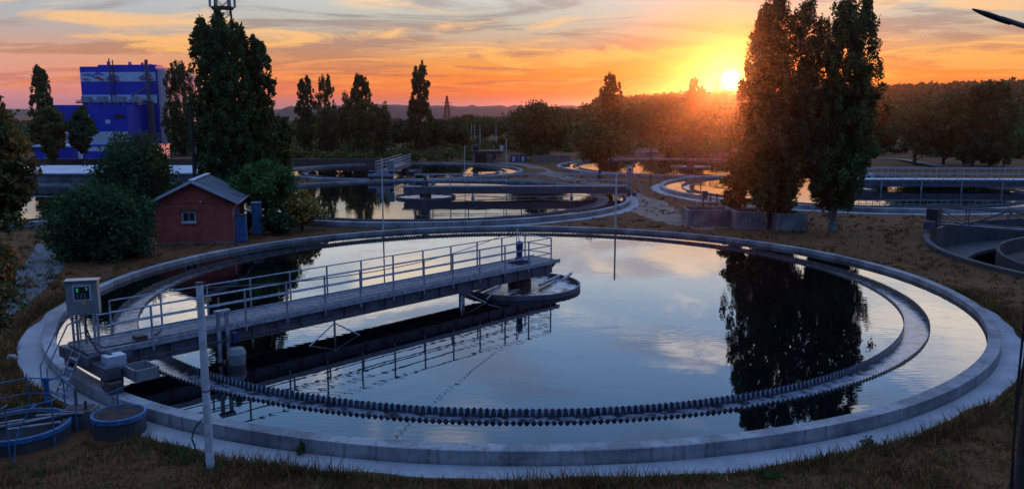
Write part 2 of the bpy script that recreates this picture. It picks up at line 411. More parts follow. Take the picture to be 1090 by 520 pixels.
fs = [(i * A + j, (i + 1) * A + j, (i + 1) * A + (j + 1) % A, i * A + (j + 1) % A) for i in range(nr - 1) for j in range(A)]
me.from_pydata(vs.tolist(), [], fs); me.polygons.foreach_set('use_smooth', [True] * len(me.polygons)); me.materials.append(MT['ground'])
go = bpy.data.objects.new('ground', me); COL.objects.link(go); tag(go, 'dry brown grass ground', kind='structure')

# far hills, real ridges 1.6 to 3 km away
def ridge(Y0, x0, x1, base, amp, m, name, label, seed, dep=500, trees=0):
    r = np.random.default_rng(seed); n = 160; mb = MB(); xs = np.linspace(x0, x1, n)
    h = sum(np.sin(xs / (x1 - x0) * 2 * pi * k + r.uniform(0, 6)) / k for k in (1, 2, 3, 5, 8, 13, 21)) * .35
    h = base + amp * h + r.uniform(0, trees, n)
    rows = [(0, -14.), (.35, .7), (.5, 1.), (.7, .8), (1, -14.)]
    for dy, k in rows:
        for i in range(n):
            z = h[i] * k if k > 0 else k
            mb.v.append((xs[i], Y0 + dep * dy + 30 * sin(i * .3), z))
    for a in range(len(rows) - 1):
        for i in range(n - 1): mb.f.append((a * n + i, a * n + i + 1, (a + 1) * n + i + 1, (a + 1) * n + i))
    return tag(mb.build(name, m, smooth=True), label, kind='structure')
MT['hillfar'] = mat('far fields', (.16, .12, .12), .95, (.08, .075, .07), .004, coords='Object')
MT['hillwood'] = mat('far wooded slope', (.035, .045, .03), .95, (.02, .03, .02), .01)
ridge(2600, -2600, 1500, 11, 4, 'hillfar', 'hills', 'hazy violet hills on the far horizon', 3, 600, 3)
ridge(1500, -1300, 300, 7.5, 3, 'hillwood', 'hills', 'long low wooded rise before the far hills', 5, 350, 3)
ridge(1000, -300, 1000, 13, 3, 'hillwood', 'hills', 'dark wooded rise behind the big round tree', 9, 300, 3)

# ------------------------------------------------------------------ round tanks
C1 = Vector((.35, 38.45, 0)); R1 = 19.6
def weir(r, z0, z1, step):
    """toothed plate ring in bolted sections: real V notches cut in its top edge"""
    mb = MB(); n = int(2 * pi * r / step); d = .50 * min(step, z1 - z0); rr_ = random.Random(int(r * 10))
    vs = []; th_ = .012; sec = 0
    for i in range(n):
        if i % 16 == 0: sec = rr_.uniform(-.010, .008)
        dz = sec + rr_.uniform(-.006, .006)
        for k, zt in ((0, z1 - d), (.34, z1 - .015), (.5, z1), (.66, z1 - .015)):
            t = 2 * pi * (i + k) / n
            for q in (r - th_, r + th_):
                vs.append((q * cos(t), q * sin(t), z0)); vs.append((q * cos(t), q * sin(t), zt + dz))
    m_ = 4 * n; fs = []
    for i in range(m_):
        a = 4 * i; b_ = 4 * ((i + 1) % m_)
        fs += [(a, b_, b_ + 1, a + 1), (a + 2, a + 3, b_ + 3, b_ + 2), (a + 1, b_ + 1, b_ + 3, a + 3)]
    return mb.add(vs, fs)
def tank(c, R, label, rim=.4, thick=.42, n=160, ring=True, well=True, wz=.20, step=.18, zplate=.285, apron=None, wmat='waterfar', rr=None, wallm='conc', wr=2.85):
    t = empty('settling_tank', c, 0, label, 'tank', 'round settling tanks')
    wob = lambda a, j: .012 * sin(a * 7 + j) + .01 * sin(a * 17)
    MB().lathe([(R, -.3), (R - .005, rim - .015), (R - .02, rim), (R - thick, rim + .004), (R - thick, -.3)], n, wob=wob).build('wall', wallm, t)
    if apron:
        a0, a1, w = apron
        MB().lathe([(R + .003, -.1), (R + .003, .022), (R + w, .012), (R + w + .02, -.1)], 200, a0, a1,
                   wob=lambda a, j: 0 if j < 2 else .10 * sin(a * 9) + .07 * sin(a * 23 + 1) + .05 * sin(a * 51)).build('apron', 'apron', t)
    Rw = R - thick
    ro, ri = rr or (R * .882, R * .836)
    if ring:
        for q in (ro, ri): weir(q, -.05, zplate, step).build('weir_plate', 'weir', t)
        mb = MB(); nn = int(2 * pi * ri / step); q1 = ri + .022; q2 = ri + .06      # water spilling through every notch
        for i in range(nn):
            a = 2 * pi * i / nn; da = 2 * pi / nn
            mb.add([(q1 * cos(a - .30 * da), q1 * sin(a - .30 * da), zplate - .03), (q1 * cos(a + .30 * da), q1 * sin(a + .30 * da), zplate - .03), (q2 * cos(a), q2 * sin(a), wz - .15)], [(0, 1, 2)])
        tag(mb.build('overflow_water', 'spill', t), kind='stuff')
        # the trough between the two plates: a floor strip of running water just below the main level
        tag(MB().lathe([(ro - .02, wz - .17), (ri + .02, wz - .17)], n, closed_prof=False).build('channel_water', 'channel', t), 'rippled water running in the ring channel')
    # water sheets
    mb = MB()
    if ring:
        mb.lathe([(ri - .015, wz), (.01, wz)], n, closed_prof=False).lathe([(Rw - .01, wz), (ro + .015, wz)], n, closed_prof=False)
    else: mb.lathe([(Rw - .01, wz), (.01, wz)], n, closed_prof=False)
    tag(mb.build('water', wmat, None, loc=c), 'calm dark water mirroring the evening sky', kind='structure')
    if well:
        w = MB().lathe([(wr, -.2), (wr, .40), (wr - .08, .40), (wr - .08, -.2)], 64).build('centre_well', 'girder', t)
        MB().lathe([(wr - .09, wz + .03), (.3, wz + .03)], 48, closed_prof=False).build('scum', 'scum', w)
        MB().lathe([(.55, -.1), (.55, .55), (.42, .7), (.42, .9), (.3, .9)], 24, closed_prof=False).build('column', 'rust', w)
    return t
t1 = tank(C1, R1, 'largest round tank in the foreground with toothed ring channel', n=360, apron=(radians(172), radians(368), .74), wmat='water')
C2 = Vector((-8.2, 79, 0)); tank(C2, 19.3, 'second round tank behind the front one, pink sky in its water', n=240, rr=(17.3, 16.3), apron=(radians(-70), radians(30), .8))
C3 = Vector((-14.5, 113.5, 0)); tank(C3, 16., 'third and smaller round tank furthest back in the middle row', n=180, rr=(13.6, 12.8), wr=2.2)
C4 = Vector((35.2, 87.5, 0)); tank(C4, 19.4, 'round tank right of the two tall poplars, golden light in its water', n=240, apron=(radians(120), radians(300), .9))
C5 = Vector((-50, 72, 0)); tank(C5, 19.4, 'round tank at the left edge behind the round bush', n=160)
C7 = Vector((26, 122, 0)); tank(C7, 19.4, 'far round tank with a truss bridge under the red sunlit trees', n=160)

# empty sunken tank, right edge
t8 = empty('settling_tank', CE, 0, 'empty sunken round tank at the right edge, drained and dark', 'tank', 'round settling tanks')
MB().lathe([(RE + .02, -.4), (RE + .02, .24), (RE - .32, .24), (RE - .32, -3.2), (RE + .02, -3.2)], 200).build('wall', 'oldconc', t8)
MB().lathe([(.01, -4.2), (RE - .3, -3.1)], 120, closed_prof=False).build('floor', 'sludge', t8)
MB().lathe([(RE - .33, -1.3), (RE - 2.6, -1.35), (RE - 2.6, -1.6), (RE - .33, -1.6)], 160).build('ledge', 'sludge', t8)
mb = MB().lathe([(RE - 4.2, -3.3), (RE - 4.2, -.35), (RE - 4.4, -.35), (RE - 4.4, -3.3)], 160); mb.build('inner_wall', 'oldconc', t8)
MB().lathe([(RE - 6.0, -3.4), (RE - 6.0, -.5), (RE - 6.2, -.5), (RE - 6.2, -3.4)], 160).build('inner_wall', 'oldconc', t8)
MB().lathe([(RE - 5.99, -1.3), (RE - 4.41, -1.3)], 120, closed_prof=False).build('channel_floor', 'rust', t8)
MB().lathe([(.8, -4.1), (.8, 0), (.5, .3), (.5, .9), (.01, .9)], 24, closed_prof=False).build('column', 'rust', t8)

# ------------------------------------------------------------------ bridges
def railing(x0, x1, y, z, step, h=1.12, r=.024, rails=(.38, .75, 1.12), lean=0.):
    mb = MB(); n = max(1, round((x1 - x0) / step))
    for i in range(n + 1):
        x = x0 + (x1 - x0) * i / n; mb.bar((x, y, z - .28), (x, y, z + h), .05, .05)
    for q in rails: mb.tube((x0, y, z + q), (x1, y, z + q), r)
    return mb
# front tank
BA = radians(226.9)
br = empty('rotating_bridge', C1, BA, 'long railed walkway bridge reaching across the front tank to its centre', 'bridge')
mb = MB()
for k in range(8):
    y = -.8 + k * .2; x = -1.95 - random.random() * .02
    while x < 19.5:
        x2 = min(19.5, x + random.uniform(3.5, 5.)); z = 1.345 + random.uniform(-.006, .008); mb.box(x, x2 - .01, y + .006, y + .194, 1.30, z); x = x2
mb.build('deck', 'deck', br)
mb = MB()
for y in (-.72, .72):
    s = 1 if y > 0 else -1
    mb.box(-1.5, 18.6, y - .015, y + .015, .78, 1.295).box(-1.95, 19.5, y - .09, y + .09, 1.262, 1.297).box(-1.2, 18.6, y - .09, y + .09, .75, .785)
    for i in range(21): mb.box(-1 + i * .95, -.97 + i * .95, y - .08, y + .08, .79, 1.26)
mb.add([(-1.5, -.7, 1.25), (-1.5, .7, 1.25), (-1.95, .7, 1.25), (-1.95, -.7, 1.25), (-1.2, -.7, .78), (-1.2, .7, .78)], [(0, 1, 2, 3), (2, 3, 4, 5)[:3] if False else (3, 2, 5, 4)])
for i in range(16): mb.box(-1 + i * 1.25, -.92 + i * 1.25, -.7, .7, .9, 1.0)
mb.build('girder', 'girder', br)
mb = MB()
for y in (-.83, .83): mb.box(-1.95, 19.5, y - .02, y + .02, 1.22, 1.40)
mb.build('kick_plate', 'steel', br)
railing(-1.3, 19.2, .83, 1.35, 1.62).build('railing', 'steel', br)
railing(-1.3, 18.2, -.83, 1.35, 1.62).build('railing', 'steel', br)
mb = MB()
for q in (.38, .75, 1.12): mb.tube((-1.3, -.83, 1.35 + q), (-1.3, .83, 1.35 + q), .024)
mb.build('end_rail', 'steel', br)
# drive motor over the centre, gooseneck for the cable
mo = MB().box(-.35, .35, -.3, .3, 1.36, 1.5).lathe([(.01, 1.5), (.2, 1.5), (.2, 1.62), (.14, 1.66), (.14, 2.0), (.17, 2.02), (.17, 2.3), (.1, 2.38), (.01, 2.38)], 20, closed_prof=False).build('drive_motor', 'bluedeep', br)
MB().box(-.42, .42, -.36, .36, 1.355, 1.42).build('base_plate', 'rust', mo)
MB().path([(-.45, -.6, 1.36), (-.45, -.6, 2.7), (-.40, -.55, 2.85), (-.25, -.4, 2.88), (-.08, -.2, 2.72), (0, 0, 2.38)], .022).build('cable_mast', 'steel', br)
# arms of the well hanger
for a_, b_ in (((-2.9, .1, .35), (-.4, .9, .35)), ((2.9, -.1, .35), (.4, -.9, .35)), ((-1.5, 1.4, .5), (-3.1, .6, .5))): MB().bar(a_, b_, .1, .12).build('well_hanger', 'steel', br)
MB().bar((-1.5, -2.6, .42), (1., -2.6, .42), .08, .1).bar((0, -2.6, .42), (0, -.7, .8), .06, .06).build('well_hanger', 'steel', br)
# scraper struts under the bridge
mb = MB()
for x in (4.2,):
    mb.bar((x, .5, .8), (x, .5, -.1), .22, .14).tube((x, .5, .75), (x - 1.0, 1.2, .1), .03).tube((x, .5, .75), (x + .9, 1.4, .08), .03)
    mb.tube((x - 1.2, 1.1, .12), (x + 5, 1.0, .10), .025).tube((x - 1, 1.0, .3), (x - 2.6, .6, .85), .03).box(x - 1.1, x - .8, 1.0, 1.3, .04, .2)
mb.build('scraper_strut', 'steel', br)
mb = MB()
for x in (11.,):
    mb.bar((x, .9, .8), (x, .9, .05), .06, .06).tube((x, .9, .7), (x + 1.6, 1.4, .1), .025).tube((x, .9, .7), (x - .9, 1.5, .08), .025).tube((x - 4, 1.0, .12), (x + 2, 1.3, .1), .02)
mb.build('scraper_strut', 'steel', br)
# pipe frame and scum box that hangs over the channel
mb = MB().box(15.2, 15.3, .95, 1.05, .25, 1.95).box(15.5, 15.6, .95, 1.05, .25, 1.95).box(15.15, 15.65, .9, 1.1, 1.9, 1.98).tube((15.4, 1.0, .3), (15.4, 1.0, -.1), .04)
fr = mb.build('lift_frame', 'steel', br)
MB().lathe([(.02, 0), (.26, 0), (.3, .45), (.24, .62), (.02, .66)], 20, closed_prof=False).build('float_bucket', 'cabinet', br, loc=(15.15, 1.35, .1))
MB().box(15.0, 15.16, 1.08, 1.24, .85, 1.2).build('valve', 'bluedeep', br)
MB().tube((13.2, 1.1, .98), (19.0, 1.1, .98), .02).tube((6, 1.05, .9), (15, 1.1, .95), .02).build('air_pipe', 'rust', br)
# end carriage on the rim
mb = MB().box(19.05, 19.5, -1.7, 1.9, .78, 1.12).box(18.3, 19.6, -.9, .9, 1.0, 1.26)
ec = mb.build('end_carriage', 'girder', br)
for y in (-1.35, 1.5):
    w = MB().tube((19.2, y, .61), (19.42, y, .61), .2, n=24).build('wheel', 'black', br)
    MB().tube((19.18, y, .61), (19.44, y, .61), .08, n=12).build('rim', 'steel', w)
MB().box(18.75, 19.3, 1.15, 1.6, .95, 1.35).build('motor_hood', 'white', br)
MB().tube((19.0, 1.4, .48), (19.0, 1.4, .95), .19, n=20).build('drive_motor', 'bluedeep', br)
mb = MB().box(18.2, 18.9, 1.62, 2.5, .72, .76)
for a, b_, c_, d_ in ((18.2, 18.24, 1.62, 2.5), (18.86, 18.9, 1.62, 2.5), (18.2, 18.9, 1.62, 1.66), (18.2, 18.9, 2.46, 2.5)): mb.box(a, b_, c_, d_, .76, 1.06)
mb.build('tray', 'cabinet', br)
MB().box(19.1, 19.5, 1.75, 2.15, .42, .72).build('scraper_block', 'rust', br)
# ladder down to the apron
mb = MB()
for y in (-.25, .3):
    mb.bar((19.55, y, 1.3), (20.15, y, .05), .05, .05)
    mb.path([(19.5, y, 1.35), (19.52, y, 2.3), (19.85, y, 2.2), (20.5, y, 1.0), (20.5, y, .35), (20.2, y, .12)], .022)
for i in range(4): mb.bar((19.65 + .13 * i, -.25, 1.08 - .27 * i), (19.65 + .13 * i, .3, 1.08 - .27 * i), .12, .03)
mb.build('ladder', 'steel', br)
mb = MB()
for x, y in ((19.45, -.45), (19.45, -.1), (19.1, -.45), (19.2, .83), (19.2, .55)): mb.bar((x, y, 1.3), (x, y, 2.5), .06, .06)
for q in (1.7, 2.05, 2.4): mb.bar((19.45, -.45, q), (19.1, -.45, q), .03, .03)
mb.build('cabinet_stand', 'steel', br)
cbl = MB().path([(19.3, .2, 2.45), (19.32, .25, 2.0), (19.25, .4, 1.6), (19.0, .6, 1.4), (17.5, .74, 1.40), (14., .75, 1.385), (9., .74, 1.39), (2., .72, 1.385)], .022)
cbl.build('cable', 'black', br)
MB().path([(19.4, .45, 2.45), (19.45, .6, 1.9), (19.3, 1.0, 1.4), (19.05, 1.35, 1.36)], .02).build('cable', 'black', br)
MB().box(17.6, 17.95, .1, .42, 1.36, 1.47).build('tool_box', 'rust', br)
MB().tube((16.9, -.2, 1.39), (17.3, .25, 1.39), .03).build('hose_piece', 'rust', br)
# control cabinet, its face turned towards the camera side
cb = MB().box(-.43, .43, -.16, .16, 0, 1.0).box(-.46, .46, -.2, .2, 1.0, 1.04).build('control_cabinet', 'cabinet', br)
cb.location = (19.35, .30, 2.45); cb.rotation_euler.z = radians(14) - BA
MB().box(-.24, .26, -.172, -.161, .42, .90).build('display_frame', 'white', cb)
MB().box(-.19, .21, -.180, -.173, .47, .85).build('display', 'glass', cb)
mb = MB()
def digit(mb, x, z, w, h, segs, y):
    s = w * .18
    S = {'a': (x, x + w, z + h - s, z + h), 'g': (x, x + w, z + h / 2 - s / 2, z + h / 2 + s / 2), 'd': (x, x + w, z, z + s),
         'f': (x, x + s, z + h / 2, z + h), 'b': (x + w - s, x + w, z + h / 2, z + h), 'e': (x, x + s, z, z + h / 2), 'c': (x + w - s, x + w, z, z + h / 2)}
    for k in segs: a, b_, c_, d_ = S[k]; mb.box(a, b_, y, y + .004, c_, d_)
digit(mb, -.13, .70, .06, .10, 'afgde', -.186); digit(mb, .11, .75, .05, .06, 'abcd', -.186)
mb.build('digit_lights', 'led', cb)
mb = MB()
for i in range(3):
    for j in range(3): mb.box(-.13 + i * .1, -.09 + i * .1, -.186, -.181, .5 + j * .055, .53 + j * .055)
mb.build('buttons', 'cabinet', cb)
MB().tube((.06, -.16, .34), (.06, -.2, .34), .05, n=16).build('knob', 'yellow', cb)
MB().box(-.455, -.435, -.1, .1, .3, .7).build('side_plate', 'girder', cb)

# second tank's bridge: centre to the right rim
BR2 = radians(1.5)
b2 = empty('rotating_bridge', C2, BR2, 'low railed bridge of the second tank, running to its right rim', 'bridge')
MB().box(-2.2, 19.4, -.7, .7, 1.22, 1.3).build('deck', 'deck', b2)
mb = MB().box(-2.0, 19.2, -.68, -.6, .62, 1.215).box(-2.0, 19.2, .6, .68, .62, 1.215); mb.build('girder', 'girder', b2)
railing(-1., 19.2, -.72, 1.3, 1.7, r=.03, rails=(.55, 1.1)).build('railing', 'steel', b2)
railing(-1., 19.2, .72, 1.3, 1.7, r=.03, rails=(.55, 1.1)).build('railing', 'steel', b2)
MB().box(-.3, .3, -.3, .3, 1.31, 1.9).tube((.0, 0, 1.9), (0, 0, 2.3), .16).build('drive_motor', 'girder', b2)
mb = MB()
for x in (4.5, 13.8): mb.bar((x, -.6, .65), (x, -.6, -.1), .14, .1).tube((x, -.6, .5), (x - 4, -.8, .1), .03).tube((x, -.6, .5), (x + 4, -.8, .12), .03).box(x - .15, x + .15, -.9, -.6, .1, .4)
mb.tube((4.5, -.75, .35), (13.8, -.75, .35), .03).build('scraper_strut', 'steel', b2)
cs = MB().box(18.95, 19.55, -.95, -.7, 2.2, 3.3).build('control_cabinet', 'cabinet', b2)
MB().box(19.05, 19.45, -.965, -.952, 2.7, 3.15).build('display_frame', 'paper', cs)
MB().box(19.13, 19.37, -.975, -.966, 2.75, 2.98).build('display', 'glass', cs)
MB().bar((19.15, -.8, .5), (19.15, -.8, 2.2), .1, .1).bar((19.4, -.8, .5), (19.4, -.8, 2.2), .1, .1).build('cabinet_stand', 'steel', b2)
mb = MB().box(18.9, 19.25, -1.6, 1.6, .75, 1.15)
mb.build('end_carriage', 'girder', b2)
for y in (-1.2, 1.2): MB().tube((19.0, y, .6), (19.25, y, .6), .19, n=20).build('wheel', 'black', b2)
MB().box(19.5, 19.9, -1.2, -.8, .42, .75).build('motor_box', 'bluedeep', b2)
MB().path([(19.6, -.5, 2.3), (20.1, -.5, 2.1), (20.5, -.5, 1.2), (20.5, -.5, .1)], .03).build('handrail', 'steel', b2)
MB().path([(19.6, .3, 2.3), (20.1, .3, 2.1), (20.5, .3, 1.2), (20.5, .3, .1)], .03).build('handrail', 'steel', b2)

# third tank's bridge, end on to the camera
b3 = empty('rotating_bridge', C3, radians(267.2), 'short bridge of the third tank seen end on, with two blue drives', 'bridge')
MB().box(-1.5, 16.1, -.6, .6, 1.25, 1.33).build('deck', 'deck', b3)
MB().box(-1.5, 15.9, -.58, -.5, .85, 1.245).box(-1.5, 15.9, .5, .58, .85, 1.245).build('girder', 'girder', b3)
for y in (-.62, .62): railing(-1., 16., y, 1.33, 1.5, r=.035, rails=(.4, .78, 1.12)).build('railing', 'steel', b3)
MB().box(15.5, 16.1, -1.5, 1.5, .75, 1.05).box(15.9, 16.12, -.5, .5, .95, 1.6).build('end_carriage', 'steel', b3)
for y in (-1.2, 1.2): MB().tube((15.8, y, .42), (15.8, y, 1.4), .26, n=16).build('drive_motor', 'bluedeep', b3)
MB().box(16.0, 16.25, .8, 1.6, 1.5, 2.6).build('control_cabinet', 'cabinet', b3)
MB().tube((0, 0, 1.33), (0, 0, 2.1), .25).build('column_cap', 'girder', b3)

# fourth tank's bridge: truss posts, to the right
b4 = empty('rotating_bridge', C4, radians(-2), 'pale railed bridge of the right tank behind the empty one', 'bridge')
MB().box(-2, 19.5, -.8, .8, 1.2, 1.32).build('deck', 'white', b4)
MB().box(-2, 19.4, -.78, -.7, .55, 1.195).box(-2, 19.4, .7, .78, .55, 1.195).build('girder', 'girder', b4)
for y in (-.84, .84): railing(-1.9, 19.3, y, 1.32, 1.4, r=.035, rails=(.5, 1.1), h=1.15).build('railing', 'steel', b4)
for i in range(6): MB().bar((-1 + i * 4.1, -.9, -.1), (-1 + i * 4.1, -.9, 1.35), .12, .12).build('post', 'steel', b4)
MB().box(19., 19.5, -1.6, 1.6, .7, 1.15).build('end_carriage', 'girder', b4)

# far truss bridge on the tank under the sun, and the dark one over the empty tank
def truss(c, rz, x0, x1, h, z, label, m, w=.7, step=1.3, r=.06):
    b = empty('rotating_bridge', c, rz, label, 'bridge')
    MB().box(x0, x1, -w, w, z - .08, z).build('deck', m, b)
    for y in (-w, w):
        mb = MB(); n = round((x1 - x0) / step)
        mb.bar((x0, y, z), (x1, y, z), .14, .14).bar((x0, y, z + h), (x1, y, z + h), r * 1.6, r * 1.6)
        for i in range(n):
            a = x0 + (x1 - x0) * i / n; d = x0 + (x1 - x0) * (i + 1) / n
            mb.bar((a, y, z), (a, y, z + h), r, r).bar((a, y, z if i % 2 else z + h), (d, y, z + h if i % 2 else z), r, r)
        mb.bar((x1, y, z), (x1, y, z + h), r, r)
        mb.build('truss', m, b)
    MB().box(x1 - .6, x1, -1.5, 1.5, .45, 1.0).build('end_carriage', m, b)
    return b
truss(C7, radians(-62), -1.5, 19.3, 1.5, 1.15, 'far truss bridge of the tank under the red sunlit trees', 'rust')
b8 = truss(CE, radians(143), -1.5, 17.6, 1.15, .75, 'dark rusty bridge over the drained tank at the right edge', 'girder', .6, 2.4, .06)
MB().box(16.9, 17.6, -.7, .7, .9, 1.75).build('drive_hood', 'wood', b8)
MB().box(17.2, 17.72, -1.1, -.75, .9, 1.9).build('drive_box', 'bluep', b8)

# ------------------------------------------------------------------ covered basin, left back
cbn = empty('covered_basin', (-50, 99, 0), 0, 'long raised basin with pale flat lid behind the left tank', 'basin')
mb = MB(); pts = []
for i in range(25):
    a = -pi / 2 + pi * i / 24; pts.append((12 + 6.5 * cos(a), 6.5 * sin(a)))
pts += [(-42, 6.5), (-42, -6.5)]; n_ = len(pts)
mb.v = [(x, y, 0) for x, y in pts] + [(x, y, 1.35) for x, y in pts]; mb.f = [(i, (i + 1) % n_, n_ + (i + 1) % n_, n_ + i) for i in range(n_)]
mb.build('wall', 'block', cbn)
mb = MB(); mb.v = [(x * 1.01, y * 1.03, 1.36) for x, y in pts] + [(x * 1.01, y * 1.03, 1.52) for x, y in pts]
mb.f = [(i, (i + 1) % n_, n_ + (i + 1) % n_, n_ + i) for i in range(n_)] + [tuple(range(n_, 2 * n_))]
mb.build('lid', 'lid', cbn)
mb = MB()
for i in range(16): mb.box(-40 + i * 3.1, -39.85 + i * 3.1, -6.62, -6.5, .1, 1.36)
mb.box(-41, 11, -6.58, -6.51, .45, .55).build('rib', 'rust', cbn)
# low plinth below it
tag(MB().box(-95, -33, 91.6, 92.0, 0, .5).build('retaining_wall', 'block'), 'low concrete kerb wall along the front of the lidded basin', 'wall')
tag(MB().box(-100, -18, 127, 127.5, 0, 1.1).build('retaining_wall', 'rust'), 'brown embankment wall below the blue factory', 'wall')

# ------------------------------------------------------------------ brick hut
hp = gr(167, 261); hut = empty('brick_hut', (hp.x, hp.y, 0), radians(10), 'small red brick hut with grey gable roof and tiny window', 'hut')
HW, HL, HH, HG = 4.65, 5.4, 2.75, 1.15
mb = MB()
mb.add([(0, 0, 0), (HW, 0, 0), (HW, 0, HH), (HW / 2, 0, HH + HG), (0, 0, HH), (0, HL, 0), (HW, HL, 0), (HW, HL, HH), (HW / 2, HL, HH + HG), (0, HL, HH)],
       [(0, 1, 2, 3, 4), (9, 8, 7, 6, 5), (1, 6, 7, 2), (5, 0, 4, 9)])
mb.box(-.02, HW + .02, -.05, -.004, HH - .12, HH - .02)
mb.build('wall', 'brick', hut)
MB().box(-.1, HW + .1, -.12, HL, 0, .12).build('plinth', 'block', hut)
mb = MB(); ov = .45; sl_ = HG / (HW / 2)
for s in (0, 1):
    xe = -ov if s == 0 else HW + ov; ze = HH + .05 - ov * sl_; xr = HW / 2; zr = HH + HG + .05
    vs = [(xe, -.35, ze), (xr, -.35, zr), (xr, HL + .3, zr), (xe, HL + .3, ze)]
    mb.add(vs + [(x, y, z + .09) for x, y, z in vs], [(0, 1, 2, 3), (7, 6, 5, 4), (0, 4, 5, 1), (1, 5, 6, 2), (2, 6, 7, 3), (3, 7, 4, 0)])
rf = mb.build('roof', 'roof', hut)
MB().tube((HW + ov + .06, -.3, HH - .12), (HW + ov + .06, HL + .25, HH - .10), .05).tube((HW + ov + .06, -.28, HH - .14), (HW + .06, -.1, HH - .5), .03).tube((HW + .06, -.1, HH - .5), (HW + .06, -.1, .2), .03).build('gutter', 'steel', rf)
mb = MB()
for s in (0, 1):
    xe = -ov - .04 if s == 0 else HW + ov + .04; ze = HH + .02 - ov * sl_
    mb.bar((xe, -.39, ze + .05), (HW / 2, -.39, HH + HG + .1), .05, .16)
mb.bar((HW / 2, -.4, HH + HG + .17), (HW / 2, HL + .3, HH + HG + .17), .3, .06)
mb.build('bargeboard', 'lid', rf)
wn = MB().box(1.62, 2.42, -.03, -.008, 1.42, 1.50).box(1.62, 2.42, -.03, -.008, 2.02, 2.08).box(1.62, 1.68, -.03, -.008, 1.5, 2.02).box(2.36, 2.42, -.03, -.008, 1.5, 2.02).box(1.55, 2.5, -.1, -.008, 1.34, 1.418).box(2.0, 2.03, -.028, -.008, 1.5, 2.02).build('window', 'white', hut)
MB().box(1.68, 2.36, -.012, -.006, 1.5, 2.02).build('pane', 'glass', wn)
MB().box(1.5, 2.55, -.06, -.006, 2.085, 2.2).build('lintel', 'rust', hut)
MB().box(2.72, 2.84, -.12, -.03, HH - .1, HH).build('lamp', 'white', hut)
MB().box(HW + .01, HW + .07, 1.5, 2.5, .1, 2.05).build('door', 'bluep', hut)
# blue steel lockers by the hut
for i, (x, y, h_, lab) in enumerate(((HW + .15, .15, 1.75, 'blue steel locker against the right wall of the brick hut'), (HW + .75, 3.3, 2.2, 'taller blue locker with white top further back beside the brick hut'))):
    q = Matrix.Rotation(radians(10), 4, 'Z') @ Vector((x, y, 0))
    k = empty('steel_locker', (hp.x + q.x, hp.y + q.y, 0), radians(10), lab, 'locker')
    MB().box(0, .6, 0, .7, .05, h_).build('body', 'bluep', k)
    mb = MB()
    for a in range(4): mb.box(.04 + a * .14, .14 + a * .14, -.02, -.002, .12, h_ - .06)
    mb.build('door', 'bluep', k)
    MB().box(-.03, .63, -.05, .75, h_, h_ + .05).build('roof', 'rust' if i == 0 else 'white', k)

# ------------------------------------------------------------------ factory, left back
FY = 165.; fl = at(92, FY).x; fr_ = at(174, FY).x
fac = empty('factory_building', (fl, FY, 0), radians(-4), 'tall cobalt blue factory with white bands and red and blue emblem', 'factory')
FWd = fr_ - fl; FT = topz(71, FY); z1 = topz(112, FY)
def fz(v): return topz(v, FY)
MB().box(0, FWd, 0, 14, 0, FT).build('wall', 'bluewall', fac)
MB().box(FWd + .01, FWd + 1.6, .6, 13.5, 0, FT - .4).build('side_wall', 'pinklit', fac)
MB().box(.1, FWd - .1, -.06, -.01, fz(87), fz(77)).build('white_band', 'whitewall', fac)
MB().box(.1, FWd - .1, -.06, -.01, fz(110), fz(101)).build('white_band', 'whitewall', fac)
def swoosh(m, x0, x1, zc, amp, th0, y, ph, name, par):
    mb = MB(); n = 24
    for i in range(n + 1):
        t_ = i / n; x = x0 + (x1 - x0) * t_; zz = zc + amp * sin(ph + t_ * 4.5); w = th0 * (sin(pi * t_) + .06)
        mb.v += [(x, y, zz - w), (x, y, zz + w), (x, y + .03, zz - w), (x, y + .03, zz + w)]
    for i in range(n):
        a = 4 * i; mb.f += [(a, a + 4, a + 5, a + 1), (a + 2, a + 3, a + 7, a + 6), (a + 1, a + 5, a + 7, a + 3), (a, a + 2, a + 6, a + 4)]
    return mb.build(name, m, par)
zc = fz(82)
for i, (a, b_, cz, am, w, m_) in enumerate(((.3, 3.2, .25, .25, .22, 'logoblue'), (.4, 2.0, -.45, .12, .16, 'logored'), (2.4, 5.0, .45, -.2, .25, 'logoblue'), (2.8, 5.0, -.35, -.25, .24, 'logored'),
                                       (5.1, 8.0, -.1, .2, .34, 'logoblue'), (5.2, 8.2, -.6, .1, .17, 'logored'), (11.6, 14.6, .1, -.25, .35, 'logoblue'), (11.8, FWd - .2, -.5, -.15, .24, 'logored'))):
    swoosh(m_, a, b_, zc + cz, am, w, -.12 - .01 * i, i * 1.3, 'emblem', fac)
